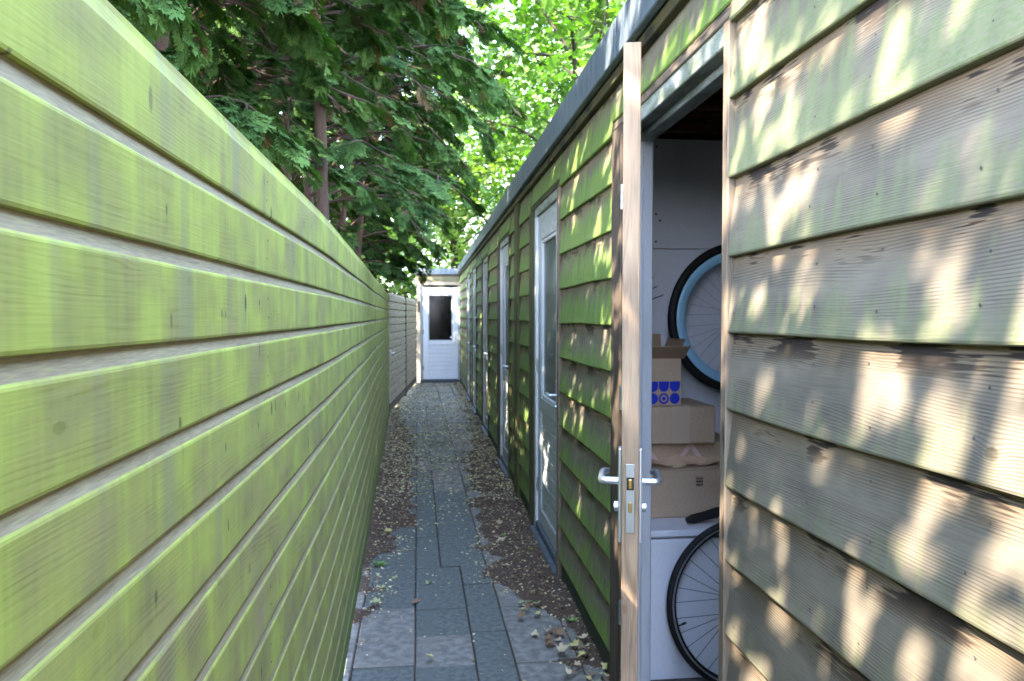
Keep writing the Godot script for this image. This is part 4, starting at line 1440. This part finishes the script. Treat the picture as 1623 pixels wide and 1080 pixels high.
func make_trees() -> void:
	var fronds := [frond_mesh(301), frond_mesh(302)]
	# x, depth, height, reach, density, lowest branch
	var list := [
		["cypress with thin leaning trunks nearest the camera behind the fence", -1.40, 2.5, 6.4, 0.9, 0.75, 1.4],
		["cypress with bare brown limbs showing above the fence", -1.30, 3.5, 6.8, 1.15, 1.1, 1.3],
		["cypress with reddish bark second beyond the bare-limbed one", -1.5, 4.9, 7.0, 1.75, 1.0, 1.4],
		["slender bare-stemmed cypress standing close behind the fence", -0.60, 4.35, 6.5, 1.1, 0.7, 3.1],
		["cypress with tall straight brown trunk above middle of the fence", -0.82, 5.9, 7.2, 2.1, 1.0, 1.9],
		["cypress behind the straight trunk with wide green sprays", -1.3, 7.3, 7.0, 2.6, 1.0, 1.2],
		["cypress leaning its dark sprays over the alley", -0.95, 8.6, 6.8, 2.2, 1.1, 1.4],
		["cypress with dark low hanging sprays over fence end", -0.95, 9.9, 6.4, 1.75, 1.15, 1.3],
		["last cypress, whose dark foliage reaches towards the end shed", -0.95, 11.1, 5.6, 1.45, 1.15, 1.3],
	]
	for k in list.size():
		var t: Array = list[k]
		conifer(t[0], t[1], t[2], t[3], t[4], fronds, t[5], t[6], 500 + k)
	var near := [clump_mesh(601, 16, 0.13, 0.36), clump_mesh(602, 14, 0.14, 0.4)]
	var far := [clump_mesh(603, 20, 0.17, 0.6), clump_mesh(604, 22, 0.19, 0.7)]
	var g0 := Color(0.085, 0.15, 0.03)
	var g1 := Color(0.18, 0.27, 0.05)
	var y0 := Color(0.18, 0.25, 0.06)
	var y1 := Color(0.36, 0.42, 0.15)
	broadleaf("maple_tree", "green maple whose leaves hang over the shed roof", 2.9, 13.5, 9.0, Vector3(2.4, 6.0, 12.5), Vector3(2.6, 3.2, 3.0), 620, near, g0, g1, 701)
	broadleaf("maple_tree", "bright yellow-green tree at the end of the alley", 0.9, 25.0, 10.0, Vector3(0.9, 5.6, 25.0), Vector3(4.2, 4.4, 3.0), 760, far, y0, y1, 702)
	broadleaf("maple_tree", "pale green tree far right above the sheds", 7.0, 24.0, 12.0, Vector3(6.5, 7.5, 23.0), Vector3(4.5, 5.0, 4.0), 800, far, y0, y1, 703)
	broadleaf("maple_tree", "tall light tree behind the cypresses on left", -6.0, 19.0, 12.0, Vector3(-5.5, 6.5, 19.0), Vector3(4.0, 5.5, 4.0), 800, far, g0, y1, 704)
	broadleaf("maple_tree", "broad tree behind the cypress hedge near left edge", -8.5, 9.5, 11.0, Vector3(-7.6, 5.5, 9.0), Vector3(3.2, 5.0, 4.0), 650, far, g0, y1, 705)
	broadleaf("maple_tree", "tall tree standing right of the maple above roof", 5.5, 14.5, 11.0, Vector3(5.6, 8.0, 15.0), Vector3(3.2, 4.0, 3.5), 520, far, g0, y1, 706)
	broadleaf("maple_tree", "far tree mass closing the view behind end shed", 2.0, 36.0, 16.0, Vector3(1.0, 9.0, 38.0), Vector3(14.0, 8.5, 4.0), 1500, far, g1, y1, 707)
	# the tree outside the frame on the left whose leaves break up the sun on the near wall
	broadleaf("maple_tree", "slender maple beyond the fence shading the end shed", -3.6, 12.6, 9.5, Vector3(-3.4, 6.6, 12.8), Vector3(2.4, 2.8, 2.6), 520, near, g0, g1, 709)
	broadleaf("maple_tree", "low maple to the left behind the photographer", -3.2, -0.9, 6.5, Vector3(-2.3, 5.2, -0.4), Vector3(2.1, 1.5, 2.7), 190, near, g0, g1, 708)
	broadleaf("leafy_bush", "light green bush filling the gap left of the end shed", -1.6, 19.8, 4.0, Vector3(-1.7, 2.3, 20.0), Vector3(2.2, 1.9, 1.4), 300, far, y0, y1, 710)

# ------------------------------------------------------------------
func _ready() -> void:
	rng.seed = 20
	# camera: photograph 1623 x 1080, focal length 1220 px, vanishing point of the alley at (676, 501)
	var cam := Camera3D.new()
	cam.name = "camera"
	cam.position = Vector3(0, EYE, 0)
	cam.rotation = Vector3(-atan(39.0 / 1220.0), -atan(135.5 / 1220.0), 0)
	cam.keep_aspect = Camera3D.KEEP_HEIGHT
	cam.near = 0.05
	cam.far = 400.0
	add_child(cam)
	cam.fov = rad_to_deg(2.0 * atan(540.0 / 1220.0))
	cam.current = true
	var lensing := CameraAttributesPhysical.new()
	lensing.frustum_focal_length = 12.0 * 1220.0 / 540.0
	lensing.frustum_focus_distance = 0.95
	lensing.exposure_aperture = 16.0
	cam.attributes = lensing
	var sky := ProceduralSkyMaterial.new()
	sky.sky_top_color = Color(0.56, 0.645, 0.80)
	sky.sky_horizon_color = Color(0.85, 0.88, 0.92)
	sky.sky_curve = 0.15
	sky.ground_bottom_color = Color(0.25, 0.25, 0.22)
	sky.ground_horizon_color = Color(0.6, 0.63, 0.62)
	sky.sky_energy_multiplier = 1.6
	sky.sun_angle_max = 8.0
	var env := Environment.new()
	env.background_mode = Environment.BG_SKY
	env.sky = Sky.new()
	env.sky.sky_material = sky
	env.tonemap_mode = Environment.TONE_MAPPER_LINEAR
	env.tonemap_exposure = 8.8
	env.sdfgi_enabled = true
	env.ssao_enabled = true
	env.ssil_enabled = true
	var we := WorldEnvironment.new()
	we.name = "environment"
	we.environment = env
	add_child(we)
	var sun := DirectionalLight3D.new()
	sun.name = "sun"
	sun.light_energy = 1.6
	sun.light_color = Color(1.0, 0.96, 0.90)
	sun.light_angular_distance = 0.45
	sun.shadow_enabled = true
	sun.position = Vector3(-8, 12, 5)
	add_child(sun)
	sun.look_at_from_position(Vector3(-8, 10, 4.5), Vector3.ZERO, Vector3.UP)

	make_materials()
	make_ground()
	make_fence()
	make_far_fence()
	make_sheds()
	make_end_shed()
	make_trees()
	make_shed_contents()
	make_fallen_leaves()
	make_weeds()
